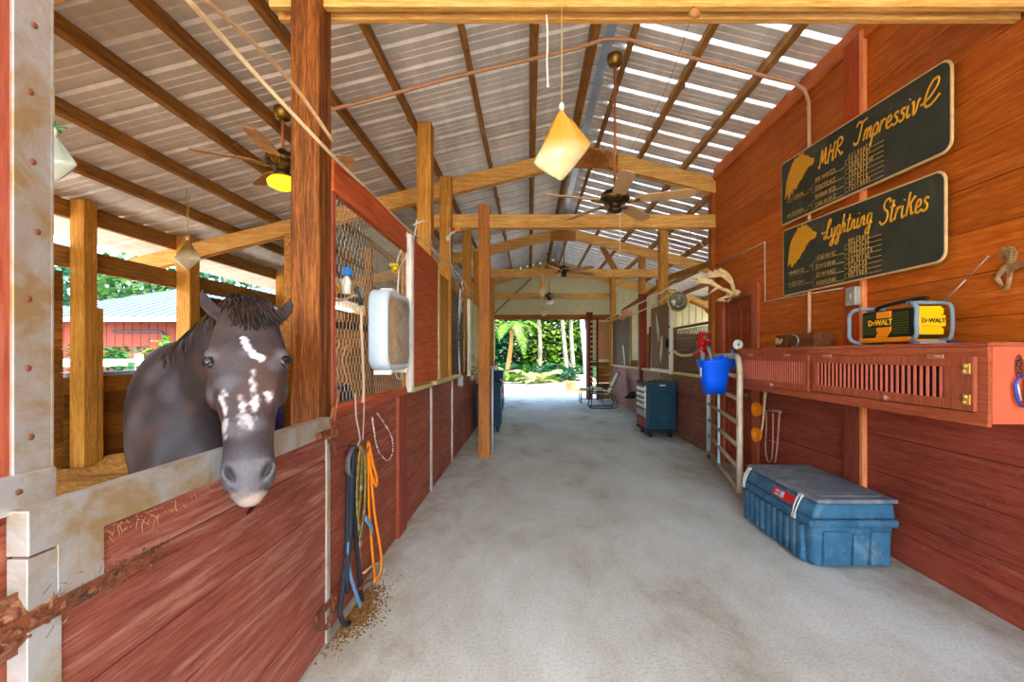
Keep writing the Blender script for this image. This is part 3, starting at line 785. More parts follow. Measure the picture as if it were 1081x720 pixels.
mo = part('straw_bits', mb, plain('straw', (206, 170, 110), .9, 0, .2, 40), g); mo['kind'] = 'stuff'
# knot hole
mb = MB(); mb.ball((gx+.034, 1.72, .925), (.004, .05, .010), 2, Matrix.Rotation(.35, 4, 'X')); part('split', mb, plain('dark_split', (44, 22, 14), .9), g)
def chain(mb, pts, r, L, n=6):
    """chain of oval links laid along the points"""
    pts = [Vector(p) for p in pts]; ds = [0]
    for a, b in zip(pts, pts[1:]): ds.append(ds[-1]+(b-a).length)
    k = 0; s = L*.5
    while s < ds[-1]:
        i = max(j for j in range(len(ds)) if ds[j] <= s); i = min(i, len(pts)-2)
        c = pts[i].lerp(pts[i+1], (s-ds[i])/max(1e-6, ds[i+1]-ds[i])); d = (pts[i+1]-pts[i]).normalized()
        u = d.orthogonal().normalized(); u = Matrix.Rotation(k*math.pi/2, 3, d) @ u
        ring_ = [c+d*math.cos(q*math.pi/4)*L*.62+u*math.sin(q*math.pi/4)*L*.36 for q in range(9)]
        mb.tube(ring_, r, n, caps=False); s += L*.82; k += 1
mb = MB(); chain(mb, cr([(gx+.06, 2.25, 1.10), (gx+.075, 2.29, 1.06), (gx+.07, 2.34, 1.055), (gx+.06, 2.40, 1.09), (gx+.03, 2.45, 1.14)], 5), .004, .026)
chain(mb, cr([(gx+.05, 2.36, 1.16), (gx+.062, 2.38, 1.10), (gx+.06, 2.37, 1.03), (gx+.055, 2.385, .98)], 5), .004, .026)
part('latch_chain', mb, rust, g, 'rusty latch chain at the gate top')
mb = MB(); mb.box((gx+.038, 2.2, 1.08), (gx+.05, 2.36, 1.115), .003); mb.ball((gx+.055, 2.215, 1.1), .018, 2); part('latch', mb, rust, g)
mb = MB(); mb.box((gx+.04, 2.2, .20), (gx+.052, 2.40, .235), .003); chain(mb, cr([(gx+.06, 2.18, .19), (gx+.07, 2.24, .15), (gx+.07, 2.30, .17), (gx+.06, 2.38, .22)], 5), .004, .028); part('lower_bolt', mb, rust, g, 'rusty bolt and chain near the floor')

# mesh stall window: frame boards and chicken wire
p_left = wood('warm_red_board', (146, 54, 16), (186, 82, 32), (208, 112, 62), 'Y', isl=.05, wear=(222, 158, 112), wearamt=.35, bmp=.3)
def hexwire(mb, x, y0, y1, z0, z1, w=.052, h=.07, r=.0011, n=4):
    """hexagonal netting in the plane x"""
    rows = int((z1-z0)/(h*.75))+1; cols = int((y1-y0)/w)+1; seen = set()
    for j in range(-1, rows+1):
        for i in range(-1, cols+1):
            cy = y0+i*w+(w/2 if j % 2 else 0); cz = z0+j*h*.75
            c = [(cy, cz+h/2), (cy+w/2, cz+h/4), (cy+w/2, cz-h/4), (cy, cz-h/2)]
            for a, b in zip(c, c[1:]):
                k = (round((a[0]+b[0])*500), round((a[1]+b[1])*500))
                if k in seen: continue
                seen.add(k)
                if all(y0-1e-3 <= p[0] <= y1+1e-3 and z0-1e-3 <= p[1] <= z1+1e-3 for p in (a, b)):
                    mb.tube([(x+R.uniform(-.002, .002), *a), (x, *b)], r*(1.9 if abs(a[0]-b[0]) < 1e-6 else 1), n, caps=False)
m_wire = plain('galvanised_wire', (186, 172, 140), .5, .2, .15, 30)
m_wired = plain('old_dark_wire', (92, 82, 66), .6, .3, .15, 30)
t = thing('mesh_window', 'chicken wire stall window in a red board frame, behind the white box fan', 'window screen', (XL, 3.3, 1.19))
mb = MB(); mb.box((XL-.03, 2.505, 2.40), (XL+.012, 4.05, 2.6), .004); part('frame_board', mb, p_left, t, 'reddish top board')
mb = MB(); mb.box((XL-.03, 2.505, 1.19), (XL+.004, 2.55, 2.4), .003); part('frame_board', mb, w_redp, t)
mb = MB(); mb.box((XL-.02, 2.55, 1.19), (XL+.01, 4.0, 1.215), .003); part('frame_board', mb, p_left, t)
mb = MB(); mb.box((XL-.02, 3.93, 1.19), (XL-.002, 4.0, 2.4), .003); part('frame_board', mb, w_postZ, t)
mb = MB(); hexwire(mb, XL, 2.55, 3.98, 1.2, 2.41); part('wire_mesh', mb, m_wire, t)
# white metal channel upright and open red panel
mb = MB(); mb.box((XL, 4.0, 1.17), (XL+.05, 4.1, 2.56), .003); mb.box((XL+.012, 4.02, 1.2), (XL+.055, 4.08, 2.5), .002)
solo('metal_channel', mb, plain('white_painted_metal', (222, 218, 206), .45, .2, .08, 8, (170, 150, 120), (.6, .75)), 'white metal upright channel right of the box fan', 'metal upright', (XL, 4.05, 1.17))
t = thing('stall_shutter', 'red brown plank shutter panel between the white channel and the square post', 'shutter', (XL, 4.8, 1.19))
mb = MB(); planksY(mb, XL, 4.12, 5.45, 1.2, 2.58, .23, .025, -1); part('planks', mb, p_left, t)
mb = MB(); mb.box((XL-.01, 5.40, 1.2), (XL+.014, 5.45, 2.58), .002); part('edge_board', mb, yel, t, 'yellowish edge')
mb = MB(); mb.box((XL-.05, 5.62, 1.2), (XL-.01, 6.15, 2.5), .003)
solo('board_panel', mb, w_postZ, 'bare upright board between the red shutter and the second mesh window', 'panel', (XL, 5.9, 1.2))
t = thing('mesh_window', 'narrow wire mesh stall window behind the conduit on the left', 'window screen', (XL, 6.8, 1.19))
mb = MB()
mb.box((XL-.03, 6.2, 1.2), (XL+.01, 6.3, 2.5)); mb.box((XL-.03, 7.5, 1.2), (XL+.01, 7.6, 2.5)); mb.box((XL-.03, 6.3, 2.42), (XL+.01, 7.5, 2.5)); part('frame_board', mb, w_postZ, t)
mb = MB(); hexwire(mb, XL, 6.3, 7.5, 1.2, 2.42, .06, .07, .003, 3); part('wire_mesh', mb, m_wired, t)
mb = MB(); mb.box((XL, 7.95, 1.12), (XL+.05, 8.1, 2.46), .003); solo('metal_channel', mb, plain('pale_channel', (214, 216, 206), .45, .2), 'distant pale metal upright just left of the aisle post', 'metal upright', (XL, 8.0, 1.12))
mb = MB(); mb.box((XL-.03, 8.15, 1.2), (XL, 9.6, 2.5), .003); solo('board_panel', mb, yel, 'pale yellow panel half hidden by the freestanding aisle post', 'panel', (XL, 9, 1.2))
# open-mesh yellowish clutter and bag below, seen between the channel and the aisle post
mb = MB()
for k in range(14): mb.ball((XL+.02+R.uniform(0, .12), 8.25+R.uniform(0, .3), 1.0+R.uniform(0, .35)), (.06, .07, .05), 1)
for k in range(9): p = W(493+R.uniform(0, 13), 378+R.uniform(-3, 5), 8.2); mb.box(p-Vector((.05, .03, .015)), p+Vector((.05, .03, .015)))
solo('feed_sack', mb, plain('crumpled_sack', (196, 188, 140), .8, 0, .25, 14, (120, 104, 74), (.5, .6)), 'crumpled pale sack above the blue cabinet left of the aisle post', 'sack', (XL+.08, 8.4, 1.0))

# conduit and wiring on the left
m_pipe = plain('grey_conduit', (196, 200, 200), .4, .3, .05, 10)
m_cable = plain('pale_cable', (226, 206, 160), .6, 0, .1, 20)
mb = MB(); mb.tube(cr([W(486, 305, 7.0), W(485, 320, 7.0), W(483.5, 345, 7.0), W(484, 370, 7.0), W(485.5, 395, 7.0)], 4), .014, 8)
mb.tube(cr([W(491, 300, 7.5), W(487, 320, 7.2), W(484, 345, 7.0)], 4), .009, 6)
cond = solo('electrical_conduit', mb, m_pipe, 'grey vertical conduit ending in a small outlet box on the left stall front', 'conduit', W(485, 350, 7.0))
mb = MB(); p = W(486, 402, 6.95); mb.box(p-Vector((.04, .03, .08)), p+Vector((.04, .03, .08)), .01); part('outlet_box', mb, plain('grey_box', (176, 194, 208), .5), cond)
mb = MB()
mb.tube(cr([W(195, -4, 1.5), W(240, 45, 1.75), W(290, 100, 2.0), W(347, 160, 2.35), W(385, 198, 3.0), W(432, 243, 4.1), W(470, 275, 6.0), W(500, 310, 9)], 5), .009, 8)
solo('cable', mb, m_cable, 'pale cable running beside the strap from upper left towards the far stalls', 'cable', W(290, 100, 2.0))
mb = MB()
mb.tube(cr([W(212, -4, 1.5), W(262, 40, 1.75), W(310, 90, 2.05), W(352, 150, 2.33)], 5), .011, 8, flat=.4)
solo('strap', mb, plain('tan_webbing', (196, 160, 120), .8, 0, .15, 40), 'tan flat strap crossing in front of the big dark post', 'strap', W(290, 80, 2.0))
mb = MB()
for a in ([W(436, 238, 4.2), W(450, 235, 4.3), W(455, 262, 5), W(470, 278, 6), W(483, 300, 7), W(488, 330, 7.2)],
          [W(475, 240, 6.2), W(475, 268, 6.3), W(478, 290, 6.5), W(486, 296, 6.8), W(490, 310, 7)],
          [W(440, 232, 4.2), W(437, 250, 4.1), W(426, 275, 3.9), W(421, 288, 3.7), W(420, 330, 3.6)],
          [W(430, 245, 4), W(424, 262, 3.9), W(418, 280, 3.75)]):
    mb.tube(cr(a, 5), .006, 6)
solo('cable', mb, rope_w, 'tangle of thin white cables looping over the tops of the left stall panels', 'cable', W(470, 270, 6))
mb = MB(); p = W(483.5, 242, 6.5); mb.box(p-Vector((.035, .02, .035)), p+Vector((.035, .02, .035)), .006)
solo('amber_reflector', mb, plain('amber_lens', (240, 140, 30), .4, 0, .05), 'small amber square reflector under the second truss beam', 'reflector', p)
mb = MB(); p = W(477, 246, 6.4); mb.tube([p-Vector((.05, 0, .06)), p, p+Vector((.05, 0, .02))], .02, 8); mb.ball(p-Vector((.05, 0, .08)), .035, 2)
solo('lamp_socket', mb, cream, 'small white socket fitting beside the amber reflector', 'socket', p)

# box fan
fp = Vector((XL+.05, 3.30, 1.6))
t = thing('box_fan', 'white box fan strapped to the chicken wire stall window', 'fan', (XL+.03, 3.33, 1.36))
def rrect(cy, cz, hy, hz, r, n=6):
    out = []
    for (sx, sz, a0) in ((1, 1, 0), (-1, 1, 1), (-1, -1, 2), (1, -1, 3)):
        for k in range(n+1):
            a = (a0+k/n)*math.pi/2; out.append((cy+sx*(hy-r)+r*math.cos(a), cz+sz*(hz-r)+r*math.sin(a)))
    return out
fy, fz, hy, hz = 3.29, 1.665, .30, .275
xa, xb = XL+.025, XL+.155
mb = MB(); rings = []
for x, e in ((xa, -.012), (xa+.015, 0), (xb-.015, 0), (xb, -.012), (xb, -.035), (xb-.012, -.04), (xa+.012, -.04), (xa, -.03), (xa, -.012)):
    rings.append([mb.bm.verts.new((x, y, z)) for y, z in rrect(fy, fz, hy+e, hz+e, .10+e*.5)])
mb.skin(rings, caps=False); bmesh.ops.remove_doubles(mb.bm, verts=mb.bm.verts[:], dist=.0005)
part('housing', mb, plain('white_fan_plastic', (190, 208, 218), .4, 0, .05, 6), t)
mb = MB()
for x in (xb-.006, xa+.008):
    for k in range(13):
        y = fy-hy+.045+k*(2*hy-.09)/12; ins = max(0, .1-(min(y-(fy-hy), fy+hy-y)))*.6
        mb.tube([(x, y, fz-hz+.03+ins), (x, y, fz+hz-.03-ins)], .003, 4)
    for k in range(34):
        z = fz-hz+.04+k*(2*hz-.08)/33; ins = max(0, .1-(min(z-(fz-hz), fz+hz-z)))*.6
        mb.tube([(x+.003, fy-hy+.03+ins, z), (x+.003, fy+hy-.03-ins, z)], .003, 4)
part('grille', mb, plain('dusty_grille', (196, 168, 128), .7, 0, .15, 20), t, 'dusty tan grille of crossed bars')
mb = MB(); Mx = Matrix.Translation(((xa+xb)/2, fy, fz)) @ Matrix.Rotation(math.pi/2, 4, 'Y')
mb.lathe([(.0, .03), (.04, .025), (.045, -.02), (.0, -.03)], Mx, 16)
for k in range(5):
    a = k*2*math.pi/5
    rot = Mx @ Matrix.Rotation(a, 4, 'Z')
    v = [rot @ Vector(q) for q in ((.03, -.03, .015), (.22, -.09, .03), (.24, .06, -.02), (.03, .03, -.015))]
    mb.poly(v, rot.to_3x3() @ Vector((0, 0, .003)))
part('fan_blades', mb, plain('dusty_blades', (150, 118, 82), .6, 0, .15, 12), t, 'dusty brown blades')
mb = MB(); mb.box((xa+.02, fy-.12, fz+hz-.002), (xb-.02, fy-.02, fz+hz+.022), .008); part('handle', mb, cream, t)
mb = MB(); mb.ball((xb-.02, fy+.30, fz-.10), (.02, .02, .03), 2); part('control_knob', mb, plain('dark_knob', (60, 54, 50), .5), t)
for yy in (fy-.2, fy+.2):
    mb = MB(); mb.box((xa+.01, yy-.02, fz-hz-.03), (xb, yy+.02, fz-hz+.004), .006); part('foot', mb, cream, t)
mb = MB(); mb.tube(cr([(XL+.1, fy+.05, fz-hz-.01), (XL+.1, fy+.12, fz-hz-.07), (XL+.09, fy+.25, fz-hz-.075), (XL+.06, fy+.34, fz-hz+.0), (XL+.03, fy+.36, fz-.1), (XL+.02, fy+.35, fz+.3)], 5), .0045, 6)
part('power_cord', mb, cream, t)
# little things hung on the wire
mb = MB(); p = W(365.5, 300, 2.72); mb.lathe([(.0, -.06), (.026, -.058), (.028, .01), (.022, .03), (.012, .045), (.012, .052)], Matrix.Translation(p), 16)
bt = solo('spray_bottle', mb, cream, 'small white bottle with a blue cap hung high on the chicken wire', 'bottle', p)
mb = MB(); mb.lathe([(.0, .05), (.03, .05), (.032, .062), (.028, .09), (.014, .102), (0, .103)], Matrix.Translation(p), 16); part('cap', mb, plain('blue_cap', (40, 120, 196), .4), bt)
mb = MB()
for k in range(26):
    p = W(360, 305, 2.75)+Vector((R.uniform(-.02, .02), R.uniform(-.11, .16), R.uniform(-.03, .02))); mb.ball(p, (.012, .03, .012), 1)
solo('yellow_twine', mb, plain('yellow_twine', (206, 160, 36), .7, 0, .2, 30), 'yellow twine wound in the wire beside the white bottle', 'twine', W(360, 305, 2.75))
mb = MB()
for k in range(16):
    p = W(416, 284, 3.72)+Vector((R.uniform(-.01, .03), R.uniform(-.08, .08), R.uniform(-.03, .03))); mb.ball(p, (.018, .035, .018), 1)
solo('yellow_ribbon', mb, plain('bright_yellow_ribbon', (240, 206, 20), .6, 0, .1, 30), 'bright yellow ribbon knot on the wire above the box fan', 'ribbon', W(416, 284, 3.72))
mb = MB(); mb.tube(cr([W(352, 317, 2.66), W(364, 316, 2.75), W(375, 312, 2.84), W(381, 322, 2.9), W(381.5, 345, 2.9), W(383, 380, 2.92), W(384, 410, 2.93), W(383, 425, 2.93)], 5), .009, 8)
solo('hose', mb, plain('pinkish_hose', (196, 168, 140), .6), 'pale hose hanging down inside the chicken wire left of the fan', 'hose', W(381, 345, 2.9))
mb = MB(); mb.tube([W(376, 305, 2.85), W(381, 322, 2.88)], .014, 8); mb.ball(W(376, 304, 2.85), .018, 1)
solo('hose_nozzle', mb, plain('dark_nozzle', (60, 64, 66), .4, .3), 'dark nozzle at the top of the pale hose', 'nozzle', W(376, 305, 2.85))
# inside the second stall: blankets on a rail
m_blk = plain('violet_blue_blanket', (84, 86, 140), .9, 0, .35, 7, (60, 66, 104), (.45, .6), bmp=.5)
t = thing('horse_blanket', 'violet blue horse blanket folded over a rail behind the chicken wire', 'blanket', (-1.9, 4.3, .5))
mb = MB(); rr_ = random.Random(9); n = 40
rows = []
for (dx, z) in ((-.22, .38), (-.21, .7), (-.17, 1.0), (-.10, 1.2), (0, 1.27), (.10, 1.2), (.17, 1.0), (.2, .7), (.22, .36)):
    rows.append([mb.bm.verts.new((-1.85+dx+.03*math.sin(i*.9+z*3), 2.75+i*1.6/n, z+.025*noise.noise(Vector((i*.3, z, dx*5))))) for i in range(n+1)])
mb.skin(rows, caps=False, closed=False)
part('cloth', mb, m_blk, t); bpy.data.objects[-1] if False else None
mb = MB(); mb.tube([(-1.85, 2.62, 1.235), (-1.85, 4.5, 1.235)], .02, 8); mb.tube([(-1.85, 2.7, .3), (-1.85, 2.7, 1.235)], .025, 8); mb.tube([(-1.85, 4.4, .3), (-1.85, 4.4, 1.235)], .025, 8)
solo('blanket_rail', mb, w_postZ, 'timber rail that carries the violet blue blanket in the stall', 'rail', (-1.85, 3.5, .3))
mb = MB(); mb.box((-1.62, 3.0, .3), (-1.5, 3.06, 2.3)); mb.box((-1.6, 3.05, 1.72), (-1.25, 4.5, 1.78)); mb.box((-1.56, 4.3, .3), (-1.5, 4.36, 2.5))
solo('tack_rack', mb, w_stall, 'dark timber rack inside the stall behind the wire', 'rack', (-1.56, 3.6, .3))
HM = [plain('copper_strap', (176, 112, 64), .6), plain('tan_strap', (190, 150, 96), .7)]
for k in range(5):
    mb = MB(); y = 2.72+k*.07; pts = [(-1.2, y, 1.62-.03*k), (-1.19, y+.05, 1.56), (-1.2, y-.03, 1.46), (-1.19, y+.03, 1.40-.02*k), (-1.2, y, 1.30)]
    mb.tube(cr(pts, 4), .008, 6, flat=.5); solo('leather_strap', mb, HM[k % 2], 'looped leather strap hanging behind the wire left of the hose', 'strap', (-1.2, y, 1.6), 'leather straps behind the wire')

# halters and lead ropes on the left wall
hx = XL+.035
def wl(px, py, off=.05):   # a point near the left wall plane
    d = (XL+off)*F/(px-CX); return W(px, py, d)
mb = MB(); c = wl(368, 487, .01); mb.box(c-Vector((.004, .05, .075)), c+Vector((.008, .05, .075)), .003)
solo('halter_bracket', mb, plain('dark_red_plate', (112, 26, 18), .6), 'small dark red plate behind the hanging halters', 'bracket', c)
mb = MB(); c = wl(376, 476, .04); mb.tube(cr([c+Vector((-.05, 0, .02)), c+Vector((.02, 0, .02)), c+Vector((.05, .01, -.02)), c+Vector((.07, .02, .02))], 4), .007, 8)
hook = solo('hook', mb, rust, 'rusty hook that carries the halters', 'hook', c)
def ropeth(name, label, cat, mat, polys, r, flat=1, extra=None, off=None):
    t = None
    mb = MB()
    for q in polys: mb.tube(cr(q, 6), r, 8, flat=flat, up=(1, 0, 0) if flat != 1 else None)
    o = solo(name, mb, mat, label, cat, polys[0][0]); return o
m_black = plain('black_webbing', (38, 42, 50), .7, 0, .3, 60)
m_oliv = plain('olive_webbing', (142, 138, 70), .75, 0, .2, 60, (96, 92, 48), (.5, .6))
m_orng = plain('orange_webbing', (240, 140, 24), .55, 0, .08, 40)
m_blue = plain('light_blue_webbing', (96, 150, 190), .6, 0, .1, 40)
m_brwn = plain('brown_leather', (130, 76, 40), .5, 0, .2, 30)
o = ropeth('lead_rope', 'thick black lead rope looped almost to the floor among the halters', 'rope', m_black,
       [[wl(371, 470), wl(368, 500), wl(367, 540), wl(366, 580, .06), wl(362, 620, .07), wl(359, 645, .08), wl(364, 659, .09), wl(374, 655, .08), wl(381, 640, .07), wl(379, 600, .06), wl(375, 560), wl(373, 500), wl(373, 472)],
        [wl(374, 470, .07), wl(371, 510, .07), wl(370, 560, .07), wl(366, 610, .08), wl(368, 625, .08)]], .014)
mb = MB(); 
for k in range(3): mb.tube(cr([wl(371+k, 472, .05+.01*k), wl(366+k, 486, .05+.01*k), wl(367+k, 500, .05+.01*k), wl(372+k, 505, .05)], 5), .009, 8, flat=.5)
part('coil', mb, plain('grey_webbing', (96, 98, 102), .7, 0, .2, 50), o, 'grey webbing coil at the top')
o = ropeth('halter', 'olive green halter with brass buckles hanging second among the straps', 'halter', m_oliv,
       [[wl(383, 470), wl(382, 495), wl(381, 520), wl(379, 545), wl(380, 565)], [wl(381, 470, .07), wl(378, 500, .07), wl(377, 530, .07), wl(379, 556, .07)], [wl(385, 475, .06), wl(386, 510, .06), wl(384, 545, .06), wl(380, 570, .06)]], .018, .22)
mb = MB(); mb.tube(cr([wl(380, 570, .07), wl(381, 590, .07), wl(382, 602, .07)], 4), .012, 8, flat=.3); part('leather_strap', mb, m_brwn, o)
for px, py in ((381, 515), (384, 541), (379, 556), (380, 574)):
    mb = MB(); c = wl(px, py, .085); mb.tube([c+Vector((.002, math.cos(a*math.pi/4)*.016, math.sin(a*math.pi/4)*.018)) for a in range(9)], .0035, 6); part('buckle', mb, steel, o)
o = ropeth('halter', 'orange halter with a long noseband loop, rightmost of the hanging straps', 'halter', m_orng,
       [[wl(389, 466), wl(391, 490, .06), wl(393, 515, .07), wl(396, 545, .08), wl(401, 575, .09), wl(403, 595, .09), wl(400, 608, .09), wl(395, 613, .09)],
        [wl(388, 468, .05), wl(389, 500, .05), wl(390, 540, .05), wl(393, 580, .06), wl(396, 610, .06), wl(399, 628, .06), wl(404, 641, .06)],
        [wl(390, 470, .08), wl(394, 490, .08), wl(398, 505, .08), wl(397, 512, .08), wl(392, 500, .07)]], .016, .35)
mb = MB(); mb.tube(cr([wl(380, 622, .08), wl(386, 615, .08), wl(393, 612, .08)], 4), .011, 8, flat=.4); part('leather_strap', mb, m_brwn, o)
mb = MB(); mb.tube(cr([wl(384, 605, .08), wl(392, 598, .085), wl(400, 594, .09)], 4), .011, 8, flat=.4); part('noseband', mb, plain('cream_webbing', (196, 186, 120), .7), o)
mb = MB(); c = wl(405.5, 604, .09); mb.tube(cr([c+Vector((0, 0, .04)), c+Vector((0, .012, .01)), c+Vector((0, .006, -.03)), c+Vector((0, -.008, -.03)), c+Vector((0, -.01, .0)), c+Vector((0, 0, .03))], 4), .0045, 8); part('snap_clip', mb, steel, o)
o = ropeth('lead_strap', 'light blue flat lead strap hanging slanted at the bottom of the halters', 'strap', m_blue,
       [[wl(368, 572, .07), wl(369, 600, .08), wl(374, 620, .09), wl(382, 642, .09), wl(388, 648, .09)], [wl(386, 547, .08), wl(392, 556, .08), wl(393, 562, .07)]], .018, .25)
mb = MB(); pts = cr([wl(393, 440, .03), wl(397, 468, .04), wl(402, 480, .05), wl(410, 486, .05), wl(415, 475, .04), wl(413, 460, .04), wl(405, 446, .03), wl(398, 436, .02)], 8)
mb.tube(pts, .0065, 8)
o = solo('lead_rope', mb, plain('speckled_cord', (214, 204, 184), .8, 0, .2, 120, (60, 50, 44), (.45, .55)), 'thin speckled black and white cord looped beside the orange halter', 'rope', wl(402, 480, .05))
mb = MB(); mb.tube(cr([wl(358, 412, .03), wl(354, 435, .04), wl(351, 455, .05), wl(352, 470, .05), wl(349, 450, .05), wl(352, 430, .04)], 5), .009, 7)
solo('baling_twine', mb, plain('reddish_twine', (150, 92, 56), .9, 0, .2, 60), 'reddish brown twine wound around the post foot above the gate chain', 'twine', wl(352, 450, .05))
mb = MB(); mb.tube(cr([wl(375, 415, .02), wl(376, 440, .03), wl(380, 462, .03), wl(378, 470, .04)], 4), .006, 7); mb.tube(cr([wl(385, 410, .02), wl(384, 440, .03), wl(383, 465, .04)], 4), .004, 7)
solo('cord', mb, plain('grey_cord', (170, 158, 140), .8), 'two thin cords dropping from the wire window to the halter hook', 'cord', wl(378, 460, .04))
# dirt on the floor below
mb = MB()
for k in range(2600):
    a, b_ = R.gauss(0, 1), R.gauss(0, 1); x = XL+.05+abs(a)*.065; y = 2.66+b_*.13
    mb.ball((x, y, .002), (R.uniform(.002, .007), R.uniform(.002, .009), R.uniform(.002, .005)), 1)
solo('sweepings', mb, plain('brown_sweepings', (128, 92, 44), .95, 0, .4, 60, (84, 56, 26), (.5, .6)), 'brown straw and dirt swept along the foot of the left wall', 'dirt', kind='stuff')

# blue cabinets on the left
def tub(name, label, x0, x1, y0, y1, z1, drawers):
    t = thing(name, label, 'cabinet', ((x0+x1)/2, (y0+y1)/2, 0))
    mb = MB(); mb.box((x0, y0, .1), (x1, y1, z1-.03), .02)
    for k in range(3): mb.box((x0+.06+k*(x1-x0-.1)/3, y0-.012, .2), (x0+.02+(k+1)*(x1-x0-.1)/3, y0, z1-.14), .006)
    part('body', mb, m_navy, t)
    mb = MB(); mb.box((x0-.015, y0-.015, z1-.03), (x1+.015, y1+.015, z1), .01); part('lid', mb, m_navy, t)
    for sx in (x0+.06, x1-.06):
        for sy in (y0+.06, y1-.06):
            mb = MB(); mb.lathe([(.0, -.02), (.045, -.02), (.05, -.012), (.05, .012), (.045, .02), (0, .02)], Matrix.Translation((sx, sy, .05)) @ Matrix.Rotation(math.pi/2, 4, 'Y'), 16)
            part('caster', mb, m_rub, t)
    return t
m_navy = plain('dusty_blue_plastic', (24, 66, 92), .5, 0, .2, 8, (44, 92, 116), (.5, .75))
m_rub = plain('dark_rubber', (30, 40, 46), .6)
tub('rolling_cabinet', 'dark blue rolling cabinet standing behind the freestanding aisle post', -1.03, -.56, 8.75, 9.3, .92, 0)
t = tub('utility_cart', 'tall narrow dark blue cart beyond the aisle post near the doorway', -1.0, -.68, 11.6, 12.3, 1.08, 0)
mb = MB(); mb.tube(cr([W(528, 400, 11.4), W(531, 406, 11.4), W(528, 412, 11.4), W(531, 418, 11.4), W(527, 424, 11.4)], 3), .02, 6); part('hose_coil', mb, cream, t, 'pale coiled cord on its side')
mb = MB(); mb.tube([(-.555, 6.79, .0), (-.555, 6.79, 1.27)], .016, 8); mb.tube([(-.555, 6.79, 1.27), (-.57, 6.77, 1.31)], .014, 8)
solo('pipe', mb, m_pipe, 'thin pale pipe standing against the back of the aisle post', 'pipe', (-.555, 6.79, 0))
mb = MB(); mb.tube([W(495, 398, 8.5), W(495, 458, 8.5)], .02, 8); solo('pipe', mb, m_pipe, 'pale pipe beside the left edge of the blue rolling cabinet', 'pipe', W(495, 458, 8.5))
mb = MB(); mb.lathe([(.0, 0), (.11, 0), (.13, .2), (.14, .21), (.14, .22), (.12, .22), (.11, .02), (0, .02)], Matrix.Translation((-.93, 8.95, .92)), 20)
solo('bucket', mb, plain('pale_green_bucket', (196, 210, 196), .5), 'pale bucket standing on the blue rolling cabinet', 'bucket', (-.93, 8.95, .92))
# ------------------------------------------------------------------ hanging things
m_tan = plain('tan_fan_blade', (206, 168, 118), .5, 0, .08, 6)
m_brass = plain('aged_brass', (140, 108, 44), .35, .8, .2, 20)
m_dkm = plain('dark_bronze', (64, 50, 34), .4, .7, .2, 20)
def blade(mb, M, r0, r1, w0, w1, pitch=-.24):
    prof = [(r0, w0*.35), (r0+.06, w0), (r0+.2, w0*1.08), (r1-.08, w1), (r1-.02, w1*.8), (r1, w1*.4)]
    top = []; 
    for s in (1, -1):
        seq = prof if s > 0 else prof[::-1]
        for r, w in seq: top.append(M @ (Matrix.Rotation(pitch, 4, 'X') @ Vector((r, s*w, 0))))
    mb.poly(top, M.to_3x3() @ Vector((0, 0, .007)))
def fan(label, hub, ceil, r=.70, n=5, a0=-90, light=None, bl=m_tan, group='ceiling fans', w=.062, pull=True):
    hub = Vector(hub); t = thing('ceiling_fan', label, 'ceiling fan', (hub.x, hub.y, ceil), group)
    X = Matrix.Translation(hub)
    mb = MB(); mb.lathe([(.0, .0), (.075, 0), (.078, -.03), (.06, -.09), (.028, -.105), (0, -.105)], Matrix.Translation((hub.x, hub.y, ceil)), 24); part('canopy', mb, m_brass, t)
    mb = MB(); mb.tube([(hub.x, hub.y, ceil-.09), (hub.x, hub.y, hub.z+.13)], .013, 10); part('down_rod', mb, plain('painted_rod', (170, 104, 56), .5, .2), t)
    mb = MB(); mb.lathe([(.0, .15), (.03, .14), (.04, .11), (.11, .095), (.135, .07), (.138, .02), (.12, -.005), (.06, -.02), (.055, -.06), (.07, -.07), (.06, -.10), (0, -.11)], X, 28); part('motor', mb, m_dkm, t, 'dark bronze motor')
    mb = MB(); mb.lathe([(.139, .05), (.143, .045), (.143, .03), (.139, .025)], X, 28, caps=False); part('motor_band', mb, m_brass, t)
    for k in range(n):
        a = math.radians(a0+k*360/n); M = X @ Matrix.Rotation(a, 4, 'Z')
        mb = MB(); blade(mb, M, .19, r, w, w*1.15); b_ = part('blade', mb, bl, t)
        mb = MB()
        for sgn in (1, -1): mb.tube([M @ Vector(q) for q in ((.09, 0, -.01), (.13, sgn*.02, -.02), (.17, sgn*.03, -.012), (.24, sgn*.018, -.006))], .007, 6)
        mb.tube([M @ Vector(q) for q in ((.06, 0, -.01), (.24, 0, -.008))], .008, 6); part('blade_bracket', mb, m_brass, b_)
    if light:
        mb = MB(); mb.lathe([(.05, -.10), (.10, -.115), (.125, -.145), (.115, -.18), (.07, -.205), (0, -.212)], X, 24)
        part('glass_shade', mb, light, t)
    if pull:
        mb = MB(); mb.tube([hub+Vector((.05, 0, -.09)), hub+Vector((.05, 0, -.52))], .003, 6); mb.ball(hub+Vector((.05, 0, -.53)), (.008, .008, .014), 1); part('pull_chain', mb, cream, t)
    return t
fan('nearest ceiling fan of the aisle, tan blades on a long rod from the ridge', (.83, 4.42, 2.98), 4.40, .74, 5, -92)
mg = plain('glowing_yellow_shade', (255, 206, 30), .4, emit=((255, 214, 24), 1.1))
fan('ceiling fan over the horse stall with a lit yellow glass shade', (-2.17, 4.0, 3.16), 3.66, .67, 5, 208, mg, plain('worn_brown_blade', (186, 140, 92), .6, 0, .15, 14, (110, 74, 42), (.5, .7)), pull=False, w=.07)
fan('distant ceiling fan between the second and third trusses', (.74, 9.8, 3.28), 4.5, .78, 5, 100, None, plain('brown_blade', (176, 122, 66), .5), pull=False)
